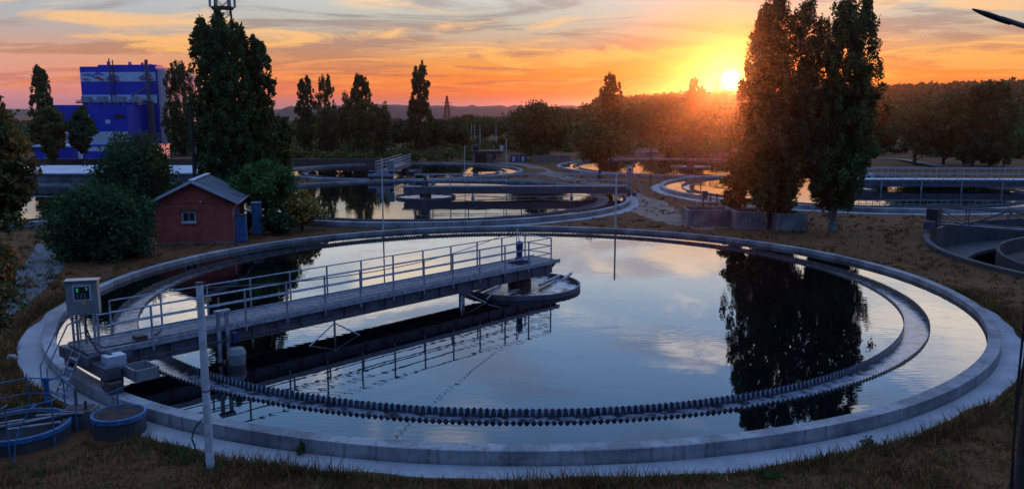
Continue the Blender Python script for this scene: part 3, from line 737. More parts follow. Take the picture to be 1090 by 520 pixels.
# roof edge clutter, pipes, plant on the lower roof
mb = MB().box(3.4, FWd, .5, 3, FT, FT + .35)
for x, h_ in ((5.2, 1.0), (9.5, .9), (12., .8), (12.7, .6), (13.6, .5)): mb.box(x, x + .4, .6, 1.2, FT + .3, FT + h_)
mb.build('roof_parapet', 'bluewall', fac)
ann = MB().box(-3.2, FWd - 2.4, -7, -.1, 0, z1).build('annex', 'bluewall', fac)
MB().box(-3.2, FWd - 2.5, -7.06, -7.01, fz(152), fz(139.)).build('white_band', 'whitewall', ann)
for a, b_, c_, d_, m_ in ((4.5, 5.4, 125.5, 121.5, 'whitewall'), (10.2, 12.2, 125.6, 121.6, 'glass'), (4.6, 5.5, 136, 132, 'glass'), (8.4, 9.3, 131, 127, 'whitewall')):
    MB().box(a, b_, -7.09, -7.015, fz(c_), fz(d_)).build('window', m_, ann)
for i, x in enumerate((2.2, 5.2, 8.9, 12.0)):
    un = MB().box(x, x + 1.5, -4, -2.6, z1 + .5, z1 + 1.6).box(x + .1, x + .25, -3.8, -2.8, z1, z1 + .5).box(x + 1.2, x + 1.35, -3.8, -2.8, z1, z1 + .5).build('cooling_unit', 'steel', fac)
MB().path([(6.2, -.4, z1), (6.2, -.4, FT + 1.5)], .12).path([(6.9, -.4, z1), (6.9, -.4, FT + 1.2)], .12).path([(6.2, -.4, z1 + 2), (6.9, -.4, z1 + 2)], .08).build('ladder', 'rust', fac)
MB().path([(13.9, -1., 1), (13.9, -1., FT + 1.2)], .32, 12).path([(14.5, -1., 3), (14.5, -1., z1 + .8), (11.3, -3., z1 + .7)], .35, 12).path([(13.8, -1, z1 + 3.4), (11.2, -2.5, z1 + 1.6)], .15).build('exhaust_pipe', 'girder', fac)
mb = MB()
for i, x in enumerate((.6, 1.2, 2.0, 3.9, 7.2, 11.)): mb.tube((x, -3, z1 + .9), (x + .9, -3.2, z1 + .5 + .3 * (i % 2)), .1)
mb.tube((.5, -3.1, z1 + .45), (13, -3.1, z1 + .45), .12).build('pipe_run', 'girder', fac)
mb = MB()
for v in (96, 112, 126, 138, 150): mb.box(FWd + 1.61, FWd + 1.66, 2, 12, fz(v) - .5, fz(v) + .5)
mb.build('side_window', 'glass', fac)
s2 = tag(MB().box(0, 6.5, 0, 5, 0, 3.8).build('wall', 'pinklit'), 'low pink lean-to building between the blue factory and the poplar', 'building')
s2.name = 'annex_building'; s2.location = (fr_ + 2.2, FY - 3, 0)
MB().box(-.2, 6.7, -.2, 5.2, 3.8, 4.1).build('roof', 'bluewall', s2)
MB().box(1, 2.2, -.05, -.01, 1.2, 2.6).box(3.6, 4.8, -.05, -.01, 1.2, 2.6).build('window', 'glass', s2)
x0 = at(38, 140).x
s3 = empty('blue_shed', (x0, 140, 0), 0, 'low blue shed with a white stripe left of the factory', 'shed')
MB().box(0, 6.2, 0, 6, 0, 2.3).build('wall', 'bluewall', s3)
MB().box(-.2, 6.4, -.2, 6.2, 2.3, 2.6).build('roof', 'whitewall', s3)
MB().box(1.6, 3.0, -.05, -.01, .1, 2.1).build('door', 'logoblue', s3)
x0 = at(84, 138).x
s4 = empty('blue_shed', (x0, 138, 0), 0, 'low blue and white wall of sheds in front of the factory foot', 'shed')
MB().box(0, 13, 0, 5, 0, 2.6).build('wall', 'whitewall', s4); MB().box(1, 6, -.06, -.01, 0, 1.7).build('door', 'bluewall', s4)
MB().box(-.15, 13.15, -.15, 5.1, 2.6, 2.8).build('roof', 'bluewall', s4)

# ------------------------------------------------------------------ poles, masts
def pole(u, vb, vt, label, r=.07, m='pole', group='poles and masts', name='pole', cap=None, Y=None, arm=None):
    p = gr(u, vb) if Y is None else at(u, Y)
    h = topz(vt, p.y)
    p.z = hz(p.x, p.y) if p.y > 150 else 0
    o = empty(name, p, 0, label, 'pole', group)
    MB().tube((0, 0, -.2), (0, 0, h - p.z), r, r * .8, n=12).build('shaft', m, o)
    if cap: MB().tube((0, 0, h - p.z), (0, 0, h - p.z + .04), r * .95, n=12).build('cap', cap, o)
    return o
pf = pole(224, 497, 302, 'pale steel pole standing in the grass before the front tank', .10, 'pole', cap='rust')
MB().path([(-.12, -.02, 1.2), (-.3, -.05, 1.0), (-.38, -.05, .75), (-.3, -.05, .45), (-.12, -.03, .15), (-.1, -.02, .02)], .018).build('cable', 'black', pf)
MB().lathe([(.101, 1.9), (.106, 1.9), (.106, 1.93), (.101, 1.93)], 12).build('band', 'rust', pf)
pole(408, 245, 168, 'thin pole in the gap left of centre between front and second tank', .055, 'pole', Y=58.7)
pole(655, 245, 185, 'short pale pole right of centre between front and second tank', .07, 'pole', Y=58.7)
pole(692, 198, 157, 'dark thin pole standing right of the second tank bridge', .07, 'wood')
pw = pole(747, 166, 127, 'pole with white painted foot under the red sunlit trees', .14, 'rust')
MB().tube((0, 0, 0), (0, 0, 1.6), .17, n=12).build('painted_foot', 'white', pw)
pole(210, 190, 113, 'dark wooden pole rising behind the brick hut', .15, 'wood', Y=64)
pole(495, 186, 155, 'thin pole on the right rim side of the third tank', .05, 'pole', Y=96.5)
pole(539, 186, 148, 'thin pole right of the ochre shack near the third tank', .055, 'pole', Y=96.)
pole(502, 156, 132, 'leftmost grey pole of the cluster beyond the shack', .12, 'steel')
pole(505.5, 156, 132, 'middle grey pole of the cluster beyond the shack', .12, 'steel')
pole(511, 160, 133, 'grey pole right of the paired poles beyond the shack', .13, 'steel')
pole(528, 160, 132, 'lone grey pole between the shack and the big round tree', .13, 'steel')
# overhead cable from front pole to the gooseneck at the tank centre
a = Vector((pf.location.x, pf.location.y, topz(302, pf.location.y) - .1))
bx = Matrix.Rotation(BA, 4, 'Z') @ Vector((-.40, -.55, 2.86)) + C1
pts = []
for i in range(25):
    t_ = i / 24; q = a.lerp(bx, t_); q.z -= .55 * 4 * t_ * (1 - t_); pts.append(q)
tag(MB().path(pts, .014).build('overhead_cable', 'black'), 'thin black cable hanging from the front pole to the tank centre', 'cable')
# telecom mast behind the left poplars
def lattice(base, h, w0, w1, label, m, r=.05, name='lattice_mast', cross=(), n=10):
    o = empty(name, base, radians(20), label, 'mast'); mb = MB()
    def pt(k, t_):
        w = (w0 + (w1 - w0) * t_) / 2; sx_, sy_ = ((-1, -1), (1, -1), (1, 1), (-1, 1))[k % 4]; return (sx_ * w, sy_ * w, h * t_)
    for k in range(4): mb.bar(pt(k, 0), pt(k, 1), r * 2, r * 2)
    for i in range(n):
        for k in range(4):
            mb.bar(pt(k, i / n), pt(k + 1, (i + 1) / n), r, r); mb.bar(pt(k + 1, i / n), pt(k, (i + 1) / n), r, r); mb.bar(pt(k, i / n), pt(k + 1, i / n), r, r)
    mb.build('frame', m, o)
    return o
mp_ = at(247, 92); ms = lattice(mp_, 20, 3.4, 1.5, 'dark lattice telecom mast topping the left poplar cluster', 'rust', .06, n=14)
plz = topz(9, 92)
MB().lathe([(1.15, plz), (1.2, plz), (1.2, plz + .12), (1.15, plz + .12)], 16).box(-1.1, 1.1, -1.1, 1.1, plz - .06, plz).build('platform', 'rust', ms)
for i in range(6):
    mb = MB(); a = 2 * pi * i / 6; mb.box(1.25 * cos(a) - .12, 1.25 * cos(a) + .12, 1.25 * sin(a) - .12, 1.25 * sin(a) + .12, plz + .1, plz + 1.9)
    mb.build('antenna', 'steel', ms)
pp = at(476, 520); pp.z = hz(pp.x, pp.y)
py_ = lattice(pp, topz(102, 520) - pp.z, 4.6, .5, 'small reddish power pylon on the horizon left of centre', 'redp', .22, 'power_pylon', n=7)
hh = topz(102, 520) - pp.z
MB().bar((-4, 0, hh * .6), (4, 0, hh * .6), .3, .3).bar((-3, 0, hh * .78), (3, 0, hh * .78), .3, .3).build('crossarm', 'redp', py_)
pa = at(450.5, 330); lattice(pa, topz(64, 330), 3.4, .4, 'slim mast tip showing above the lone tall poplar', 'rust', .12, n=14)
pb = at(762, 600); pb.z = hz(pb.x, pb.y); lattice(pb, topz(84, 600) - pb.z, 4., .6, 'distant lattice pylon left of the setting sun', 'rust', .25, 'power_pylon', n=8)
# roadside lamp post close on the right: leaning wood post, cables, lamp arm
q = at(1093, 9.6, 4.2); q.z = 0; lp = empty('lamp_post', q, 0, 'dark wooden lamp post at the right edge with loose cables', 'lamp post')
MB().tube((0, 0, -.1), (.0, 0, 9.6), .13, .1, n=16).build('post', 'wood', lp)
for k_, (dx, sw) in enumerate(((-.15, .10), (-.17, .06))):
    pts = []
    for i in range(40):
        z = 7.2 - i * .19; pts.append((dx - sw * abs(sin((z - 3.2) * .55 + k_)) - .01 * sin(z * 3), -.06 - .03 * k_, z))
    MB().path(pts, .014).build('cable', 'black', lp)
tz = topz(10, 9.6); tx = at(1036, 9.6, 9.6).x - q.x
ez = topz(30, 9.6); ex = at(1094, 9.6, 9.6).x - q.x
MB().tube((tx + .33, 0, tz - .10), (ex + .15, 0, ez - .03), .028, .03).tube((ex + .14, 0, ez - .02), (.02, 0, 8.9), .03).build('arm', 'girder', lp)
hd = MB(); d = Vector((ex - tx, 0, ez - tz)).normalized()
for i in range(8):
    r_ = [.010, .018, .026, .030, .032, .032, .032, .030][i]; r2 = [.018, .026, .030, .032, .032, .032, .030, .026][i]
    a = Vector((tx, 0, tz)) + d * (.058 * i); hd.tube(a, a + d * .058, r_, r2, n=12, caps=(i in (0, 7)))
hd.build('lamp_head', 'black', lp)

# ------------------------------------------------------------------ foreground wells, left
g1 = gr(125, 462, 0)
mw = empty('manhole_well', (g1.x, g1.y + .15, 0), 0, 'round concrete well ring with blue rim and grate cover', 'well')
MB().lathe([(.66, -.2), (.64, .50), (.52, .50), (.52, -.2)], 40).build('ring', 'oldconc', mw)
MB().lathe([(.675, .43), (.675, .55), (.62, .56), (.6, .5)], 40, closed_prof=False).build('rim', 'bluep', mw)
mb = MB()
for i in range(17):
    x = -.6 + i * .075; hw = math.sqrt(max(.0, .61 ** 2 - x * x))
    if hw > .05: mb.box(x - .016, x + .016, -hw, hw, .50, .535)
mb.build('grate', 'rust', mw)
MB().tube((0, 0, .5), (0, 0, 1.15), .022).tube((-.27, 0, 1.05), (.27, 0, 1.27), .018).build('lift_handle', 'bluep', mw)
g2 = gr(24, 468, 0)
bw = empty('basin_well', (g2.x - .1, g2.y + .1, 0), 0, 'open round pit ringed by blue railings and planks', 'well')
MB().lathe([(1.2, -.2), (1.18, .36), (1.0, .36), (1.0, -.2)], 48).build('ring', 'oldconc', bw)
MB().lathe([(1.21, .28), (1.21, .40), (1.14, .41), (1.12, .37)], 48, closed_prof=False).build('rim', 'bluep', bw)
MB().lathe([(.01, .02), (1.02, .02)], 32, closed_prof=False).build('floor', 'pit', bw)
mb = MB()
for i, (x, y, a) in enumerate(((.3, .3, .5), (.1, .1, .55), (.5, -.2, .4), (-.5, -.1, .45), (.75, .55, .1))):
    mb.bar((x - .6 * cos(a), y - .6 * sin(a), .40 + .01 * i), (x + .6 * cos(a), y + .6 * sin(a), .42 + .012 * i), .12, .035)
mb.build('plank', 'deck', bw)
mb = MB(); Rr = 1.32; N_ = 8
pp_ = [(Rr * cos(2 * pi * i / N_ + .35), Rr * sin(2 * pi * i / N_ + .35)) for i in range(N_)]
for i in range(N_):
    x, y = pp_[i]; x2, y2 = pp_[(i + 1) % N_]
    mb.tube((x, y, .0), (x, y, 1.22), .018)
    if i in (5,): continue
    mb.tube((x, y, 1.22), (x2, y2, 1.22), .018).tube((x, y, .8), (x2, y2, .8), .014)
mb.build('railing', 'bluep', bw)
mb = MB()
for x in (.05, .75): mb.path([(x, -1.55, -.05), (x + .02, -1.5, .5), (x + .1, -1.35, .85), (x + .28, -1.2, 1.25), (x + .28, -.95, 1.25)], .02)
mb.build('ladder_rail', 'bluep', bw)
sg = MB().box(-.52, -.26, -1.30, -1.285, .78, 1.24).build('notice_plate', 'paper', bw)
mb = MB()
for i in range(4): mb.box(-.49, -.30 - .05 * (i % 2), -1.306, -1.301, 1.16 - .06 * i, 1.18 - .06 * i)
mb.build('print', 'girder', sg); MB().box(-.46, -.34, -1.306, -1.301, .81, .91).build('picture', 'yellow', sg)
g3 = gr(88, 452, 0)
vb = empty('valve_chamber', (g3.x, g3.y, 0), .1, 'small dark concrete valve box between the pit and well', 'valve box')
MB().box(-.38, .38, -.3, .3, 0, .5).build('body', 'block', vb); MB().box(-.3, .3, -.22, .22, .5, .52).build('lid', 'rust', vb)
MB().tube((-.15, .1, .5), (-.15, .1, .95), .03).tube((.2, -.2, .1), (.2, -.2, .75), .04).build('spindle', 'rust', vb)
g4 = gr(51, 432, 0)
tag(MB().tube((0, 0, -.1), (0, 0, .75), .075, n=14).tube((0, 0, .75), (0, 0, .85), .10, n=14).tube((0, 0, .72), (.65, .25, 1.0), .018).build('stand_pipe', 'bluep', loc=(g4.x, g4.y, 0)), 'short blue standpipe with side lever behind the railed pit', 'pipe')
for i, (u, v, w, lab) in enumerate(((12, 341, .12, 'small pale stone in the grass by the left path'),)):
    p = gr(u + 0, v + 41, 0); mb = MB().lathe([(.01, .16), (.11, .15), (.17, .06), (.16, -.02)], 9, closed_prof=False, wob=lambda a, j: .03 * sin(a * 3))
    tag(mb.build('stone', 'lid', loc=p), lab, 'stone')

# ------------------------------------------------------------------ concrete blocks below the poplars
def block(u0, u1, vb, h, dep, label, name='concrete_block', graff=False):
    p0 = gr(u0, vb); p1 = at(u1, p0.y); w = p1.x - p0.x
    o = empty(name, (p0.x, p0.y, 0), 0, label, 'concrete block', 'concrete chambers below the tall poplars')
    mb = MB().box(0, w, 0, .18, 0, h).box(0, w, dep - .18, dep, 0, h).box(0, .18, .182, dep - .182, 0, h).box(w - .18, w, .182, dep - .182, 0, h)
    mb.build('wall', 'block', o); MB().box(.17, w - .17, .17, dep - .17, 0, h - .35).build('fill', 'pit', o)
    if graff:
        r = random.Random(3); mb = MB()
        for s in range(6):
            x, z = .55 + r.random() * 1.0, .25 + r.random() * .5; pts = [(x, -.008, z)]
            for k in range(7):
                x += r.uniform(-.1, .28) * (.8 if k % 2 else -.5); z += r.uniform(-.16, .16); pts.append((min(max(x, .3), 2.1), -.008, min(max(z, .15), .95)))
            mb.path(pts, .017, 4)
        mb.build('graffiti', 'bluedeep', o)
    return o
block(732, 781, 241, 1.2, 2.4, 'leftmost and longest weathered concrete chamber below the poplars')
block(783, 815, 244, 1.25, 2.2, 'middle concrete chamber with blue scribbled graffiti', graff=True)
block(826, 858, 246, 1.25, 2.0, 'rightmost stained concrete chamber beside the poplar trunk')
q = gr(760, 232)
vs_ = empty('valve_stand', (q.x, q.y + .5, 0), 0, 'rusty pipe stands and rails behind the concrete chambers', 'pipework')
mb = MB()
for x in (-.8, -.2, .3, .9, 1.8): mb.tube((x, 0, 0), (x, 0, 1.9), .07)
mb.tube((-1.2, 0, 1.75), (3.6, 0, 1.75), .05).tube((-1.2, 0, 1.2), (3.6, 0, 1.2), .04).box(-.9, -.5, -.2, .2, 1.5, 2.1).box(1.5, 2, -.2, .2, 1.3, 1.9).tube((3.6, 0, 0), (3.6, 0, 1.8), .06)
mb.build('pipe', 'girder', vs_); MB().box(-1.3, 1.2, -.5, .9, 1.15, 1.25).build('platform', 'deck', vs_)

# ------------------------------------------------------------------ small things at the back
p = gr(503, 173); w = at(531, p.y).x - p.x
sh = empty('shack', (p.x, p.y, 0), 0, 'small ochre plastered shack with flat roof behind the third tank', 'shack')
MB().box(0, w, 0, 3, 0, 1.7).build('wall', 'olive', sh); MB().box(-.25, w + .25, -.3, 3.2, 1.7, 1.9).build('roof', 'rust', sh)
MB().box(.4, 2.3, -.05, -.01, 0, 1.45).build('door', 'pit', sh); MB().box(3.2, 3.8, -.05, -.01, .6, 1.2).build('window', 'glass', sh)
p = gr(506, 164); tag(MB().lathe([(.01, 0), (.45, 0), (.5, .5), (.35, .9), (.01, 1.)], 16, closed_prof=False).build('dark_tank', 'black', loc=(gr(506, 173).x, gr(506, 173).y + 1.2, 1.91)), 'black round tank sitting on the flat shack roof', 'tank')
for u, lab in ((547, 'left small blue and white container by the low brick wall'), (557, 'right small blue and white container by the low brick wall')):
    p = gr(u - 4, 173); o = empty('container', p, 0, lab, 'container')
    MB().box(0, 1.2, 0, 1, .1, 1.15).build('body', 'bluedeep', o); MB().box(.35, .8, -.03, -.005, .2, 1.0).build('panel', 'white', o)
    MB().box(-.05, 1.25, -.05, 1.05, 1.15, 1.25).build('lid', 'pit', o)
p = gr(566, 173); w = at(607, p.y).x - p.x
tag(MB().box(0, w, 0, .4, 0, 1.05).box(-.05, w + .05, -.05, .45, 1.05, 1.15).build('brick_wall', 'oldbrick', loc=p), 'low brick wall in front of the big round tree', 'wall')
p = gr(665, 166); sh2 = empty('brick_kiosk', p, 0, 'small reddish brick kiosk behind the far right tank', 'kiosk')
MB().box(0, 1.9, 0, 1.9, 0, 2.3).build('wall', 'oldbrick', sh2); MB().box(-.15, 2.05, -.15, 2.05, 2.3, 2.5).build('roof', 'rust', sh2); MB().box(.5, 1.4, -.03, -.005, 1.2, 1.8).build('window', 'glass', sh2)
p = gr(680, 166); tag(MB().box(0, at(776, p.y).x - p.x, 0, .5, 0, .75).build('retaining_wall', 'block', loc=p), 'long pale retaining wall behind the far right tank', 'wall')
fn = empty('wire_fence', at(455, 148), 0, 'thin wire fence running behind the shack and poles', 'fence')
mb = MB(); L0 = at(600, 148).x - at(455, 148).x
for i in range(10): mb.bar((i * L0 / 9, 0, 0), (i * L0 / 9, 0, 1.5), .07, .07)
mb.build('post', 'rust', fn); mb = MB()
for z in (.4, .9, 1.4): mb.bar((0, 0, z), (L0, 0, z), .025, .025)
mb.build('wire', 'rust', fn)
tag(MB().box(0, .7, 0, .1, .3, 1.5).box(.28, .42, .02, .08, 0, .3).build('notice_board', 'paper', loc=gr(532, 163)), 'small white board on a post beyond the shack', 'sign')
mc = empty('parked_car', at(898, 100), 0, 'pale car roof glimpsed right of the second tall poplar', 'car')
MB().box(0, 3.6, 0, 1.6, .35, .85).build('body', 'white', mc)
MB().add([(.5, .1, .85), (3.0, .1, .85), (2.5, .2, 1.35), (1.0, .2, 1.35), (.5, 1.5, .85), (3.0, 1.5, .85), (2.5, 1.4, 1.35), (1.0, 1.4, 1.35)], [(0, 1, 2, 3), (7, 6, 5, 4), (0, 3, 7, 4), (1, 5, 6, 2), (3, 2, 6, 7)]).build('cabin', 'glass', mc)
for x in (.7, 2.9):
    for y in (0.05, 1.55): MB().tube((x, y - .1, .32), (x, y + .1, .32), .32, n=16).build('wheel', 'black', mc)

# ------------------------------------------------------------------ paths
def ribbon(pts, w, z, m, name, label):
    mb = MB(); n = len(pts)
    for i, (p, wd) in enumerate(zip(pts, w)):
        a = pts[max(0, i - 1)]; b_ = pts[min(n - 1, i + 1)]; d = (b_ - a).normalized(); nrm = Vector((-d.y, d.x, 0))
        mb.v += [tuple(p + nrm * wd / 2 + Vector((0, 0, z))), tuple(p - nrm * wd / 2 + Vector((0, 0, z)))]
    mb.f = [(2 * i, 2 * i + 1, 2 * i + 3, 2 * i + 2) for i in range(n - 1)]
    return tag(mb.build(name, m), label, kind='structure')
def smooth(pts, k=8):
    out = []
    for i in range(len(pts) - 1):
        p0 = pts[max(0, i - 1)]; p1 = pts[i]; p2 = pts[i + 1]; p3 = pts[min(len(pts) - 1, i + 2)]
        for j in range(k):
            t_ = j / k; out.append(.5 * ((2 * p1) + (p2 - p0) * t_ + (2 * p0 - 5 * p1 + 4 * p2 - p3) * t_ ** 2 + (3 * p1 - p0 - 3 * p2 + p3) * t_ ** 3))
    return out + [pts[-1]]
P_ = smooth([gr(60, 258), gr(52, 275), gr(36, 295), gr(10, 318), gr(-30, 345)]); ribbon(P_, [2.1 + .05 * sin(i) for i in range(len(P_))], .012, 'asphalt', 'path', 'grey asphalt path curving behind the left bush')
r_ = random.Random(4)
P_ = smooth([gr(490, 171), gr(560, 176), gr(590, 186), gr(650, 199), gr(684, 214), gr(700, 227), gr(728, 236), gr(770, 243)]); ribbon(P_, [2.4 + r_.uniform(-.5, .5) + (1.2 if i > 30 else 0) for i in range(len(P_))], .012, 'dirt', 'dirt_path', 'pale trodden dirt path between the tanks')
P_ = smooth([gr(470, 153), gr(500, 158), gr(525, 168), gr(560, 176)]); ribbon(P_, [2.8 + r_.uniform(-.4, .4) for i in range(len(P_))], .016, 'dirt', 'dirt_path', 'pale dirt track leading away by the shack')
P_ = smooth([gr(905, 166), gr(930, 169), gr(960, 171), gr(1000, 178)]); ribbon(P_, [2.2 + r_.uniform(-.3, .3) for i in range(len(P_))], .25, 'dirt', 'dirt_path', 'dirt track in front of the right trees')

# ------------------------------------------------------------------ foliage
def leafquads(pts, size, r, flat=.0):
    n = len(pts); d1 = r.normal(size=(n, 3)); d1 /= np.linalg.norm(d1, axis=1)[:, None]
    d2 = np.cross(d1, r.normal(size=(n, 3))); d2 /= np.linalg.norm(d2, axis=1)[:, None]
    s = size * r.uniform(.6, 1.3, (n, 1)); a = d1 * s; b_ = d2 * s * .6
    q = np.stack([pts - a, pts - b_, pts + a, pts + b_], 1)
    return q.reshape(-1, 3)
def clump_points(cs, rs, n, r, shell=.55):
    """leaves spread in and over clumps, thinning out at their edges"""
    vol = np.array([q[0] * q[1] * q[2] for q in rs]) ** (2 / 3); k = r.choice(len(cs), n, p=vol / vol.sum())
    d = r.normal(size=(n, 3)); d /= np.linalg.norm(d, axis=1)[:, None]
    rad_ = shell + (1.0 - shell) * r.uniform(0, 1, (n, 1)) ** .6 + np.abs(r.normal(size=(n, 1))) * .16
    rad_ = rad_ * (1 + .28 * np.sin(d[:, :1] * 7 + k[:, None]) * np.cos(d[:, 2:] * 6 + k[:, None] * 2))
    return np.array(cs)[k] + d * rad_ * np.array(rs)[k]
def poplar_crown(h, w, n, size, seed, low=.08, tips=2):
    """one or more narrow upswept columns grown together"""
    r = np.random.default_rng(seed); cs = []; rs = []
    for i in range(tips):
        a0 = 2 * pi * i / tips + r.uniform(-.4, .4)
        off = 0 if tips == 1 or (i == 0 and tips > 4) else w * (.27 if tips > 4 else .21 if tips > 2 else .15) * r.uniform(.85, 1.1)
        ox, oy = off * cos(a0), off * sin(a0) * .8
        hi = h * (1 - (.0 if i == 0 else r.uniform(.015, .10))); wi = w if tips == 1 else w * (.52 if tips > 4 else .68 if tips > 2 else .76)
        for k in range(int(210 if tips == 1 else 190)):
            t_ = low + (1 - low) * r.uniform(0, 1) ** .95
            prof = (max(0., sin(pi * min(1, .06 + .92 * t_))) ** .36 if tips == 1 else min(1, (t_ - low + .05) / .2) ** .7 * max(0., 1 - (max(0, t_ - .42) / .60) ** 1.7) ** .75) * wi / 2
            a = r.uniform(0, 2 * pi); q = prof * r.uniform(.1, 1.12) ** .6 * (1 + .12 * sin(9 * t_ + a * 2))
            sw = min(1, t_ * 2.2)
            s_ = wi * r.uniform(.045, .105) * (1.1 - .45 * t_)
            cs.append((ox * sw + q * cos(a), oy * sw + q * sin(a), t_ * hi)); rs.append((s_, s_, s_ * r.uniform(1.5, 2.8)))
        for k in range(1 if tips == 1 else 5): cs.append((ox + r.normal() * .05 * w, oy + r.normal() * .05 * w, hi * (.9 + .018 * k))); rs.append((wi * .09, wi * .09, wi * .16))
    return leafquads(clump_points(cs, rs, n, r, .2), size, r), cs
def round_crown(h, w, n, size, seed, low=.18, drop=0., nc=60, squash=1.):
    r = np.random.default_rng(seed); cs = []; rs = []
    zc_ = h * (low + 1) / 2; rz = h * (1 - low) / 2
    for i in range(nc):
        d = r.normal(size=3); d /= np.linalg.norm(d); d[2] = d[2] * .95
        q = r.uniform(.45, .86) * (1 + .12 * sin(3 * math.atan2(d[1], d[0]) + seed) + .1 * sin(5 * d[2] + seed))
        s = w * r.uniform(.09, .19)
        x, y = d[0] * q * w / 2, d[1] * q * w / 2; z = zc_ + d[2] * q * rz
        if d[2] < 0: x *= 1 + .15 * drop; y *= 1 + .15 * drop
        cs.append((x, y, max(z, s * .5))); rs.append((s, s, s * (.7 + drop * .9)))
    return leafquads(clump_points(cs, rs, n, r, .25), size, r), cs
def trunk_mesh(h, r0, cs, r, k=10, straight=True, low=.3):
    mb = MB(); prev = Vector((0, 0, -.3)); seg = 7; pts = [prev]
    for i in range(1, seg + 1):
        pts.append(Vector((r.normal() * .012 * h * (0 if i < 2 else 1), r.normal() * .012 * h * (0 if i < 2 else 1), h * .86 * i / seg)))
    for i in range(seg):
        f0 = 1 - i / seg * .85; f1 = 1 - (i + 1) / seg * .85
        mb.tube(pts[i], pts[i + 1], r0 * f0 * (1.35 if i == 0 else 1), r0 * f1, n=8)
    idx = r.choice(len(cs), min(k, len(cs)), replace=False)
    for j in idx:
        c = Vector(cs[j]); zb = max(h * .12, min(c.z - hypot(c.x, c.y) * .9, h * .75)); i = min(seg - 1, int(max(0, zb) / (h * .86) * seg))
        b0 = pts[i].lerp(pts[i + 1], .5); mid_ = b0.lerp(c, .5) + Vector((0, 0, -.03 * h))
        mb.tube(b0, mid_, r0 * .38, r0 * .24, n=6).tube(mid_, c, r0 * .24, r0 * .08, n=6)
    return mb
PROTO = {}
def tree(name, u, Y, vt, wpx, label, kind='round', leaf='leaf_deep', n=3000, size=.28, seed=1, proto=None, bark='bark', cat='tree', group='trees round the works', low=None, tips=2, rz=None, nc=60, drop=0., xy=None, hh=None):
    p = at(u, Y) if xy is None else Vector((xy[0], xy[1], 0)); p.z = hz(p.x, p.y)
    h = hh or (topz(vt, Y) - p.z); w = wpx * Y / FPX if xy is None else wpx
    o = empty(name, p, rz if rz is not None else random.uniform(0, 6.28), label, cat, group)
    key = (kind, leaf, proto) if proto is not None else None
    if key and key in PROTO:
        h0, w0, ms_ = PROTO[key]
        for nm, me_ in ms_:
            c = bpy.data.objects.new(nm, me_); COL.objects.link(c); c.parent = o
        o.scale = (w / w0, w / w0, h / h0); return o
    r = np.random.default_rng(seed + 100)
    if kind == 'poplar': v_, cs = poplar_crown(h, w, n, size, seed, .07 if low is None else low, tips)
    else: v_, cs = round_crown(h, w, n, size, seed, .18 if low is None else low, drop, nc)
    cr = npmesh('crown', v_, 4, leaf, o)
    tk = trunk_mesh(h, max(.06, w * .035), cs, r, 14 if n > 5000 else 7).build('trunk', bark, o)
    if key: PROTO[key] = (h, w, [('crown', cr.data), ('trunk', tk.data)])
    return o

# the two great poplars in front of the sun
tree('poplar_tree', 821, 59.5, -6, 104, 'left and broader of the two tall poplars beside the setting sun', 'poplar', 'leaf_dark', 84000, .105, 21, tips=6, rz=.6, low=.10)
tree('poplar_tree', 886, 58.5, -2, 98, 'right one of the two tall poplars beside the setting sun', 'poplar', 'leaf_dark', 74000, .105, 34, tips=5, rz=2., low=.13, bark='barkpale')
tree('shrub', 782, 64, 160, 30, 'leafy shrub at the left foot of the tall poplars', 'round', 'leaf_olive', 3500, .15, 4, low=.02)
# left cluster
tree('poplar_tree', 243, 66, 12, 72, 'tallest and broadest poplar rising behind the brick hut', 'poplar', 'leaf_dark', 74000, .125, 55, tips=7, rz=1.)
tree('poplar_tree', 276, 68, 30, 50, 'second tall poplar of the left cluster, right of the tallest', 'poplar', 'leaf_dark', 42000, .125, 62, tips=4, rz=3.)
tree('deciduous_tree', 300, 74, 105, 34, 'bushy tree leaning out on the right of the left poplar cluster', 'round', 'leaf_dark', 4000, .2, 63, low=.1)
tree('deciduous_tree', 284, 58.5, 163, 66, 'fresh green spreading tree right of the brick hut', 'round', 'leaf_mid', 16000, .11, 71, low=.2, nc=80)
tree('bush', 322, 58.3, 201, 46, 'bush with turning yellow and orange leaves by the second tank', 'round', 'leaf_autumn', 4500, .12, 72, low=.0, cat='bush')
tree('bush', 298, 56.8, 222, 40, 'low dark green bush between the hut and the yellow bush', 'round', 'leaf_deep', 3000, .13, 73, low=.0, cat='bush')
tree('bush', 262, 56.8, 226, 18, 'small green bush close behind the blue locker', 'round', 'leaf_mid', 1500, .12, 79, low=.0, cat='bush')
tree('bush', 110, 47.5, 196, 112, 'big round dark green bush beside the left path', 'round', 'leaf_deep', 34000, .10, 74, low=-.12, nc=110, cat='bush')
tree('deciduous_tree', 146, 66, 138, 84, 'drooping dark tree behind the round bush', 'round', 'leaf_deep', 24000, .12, 75, low=-.05, drop=.8, nc=90)
tree('bush', 188, 62, 188, 22, 'thin shrub tucked behind the left end of the hut roof', 'round', 'leaf_mid', 1500, .13, 76, low=.0, cat='bush')
tree('deciduous_tree', 4, 36, 92, 86, 'yellowing leafy tree at the left edge of the picture', 'round', 'leaf_olive', 16000, .13, 77, low=.25, nc=90)
tree('deciduous_tree', -24, 19, 190, 118, 'near branches with orange tinged leaves at the left edge', 'round', 'leaf_near', 16000, .06, 78, low=.3, nc=110)
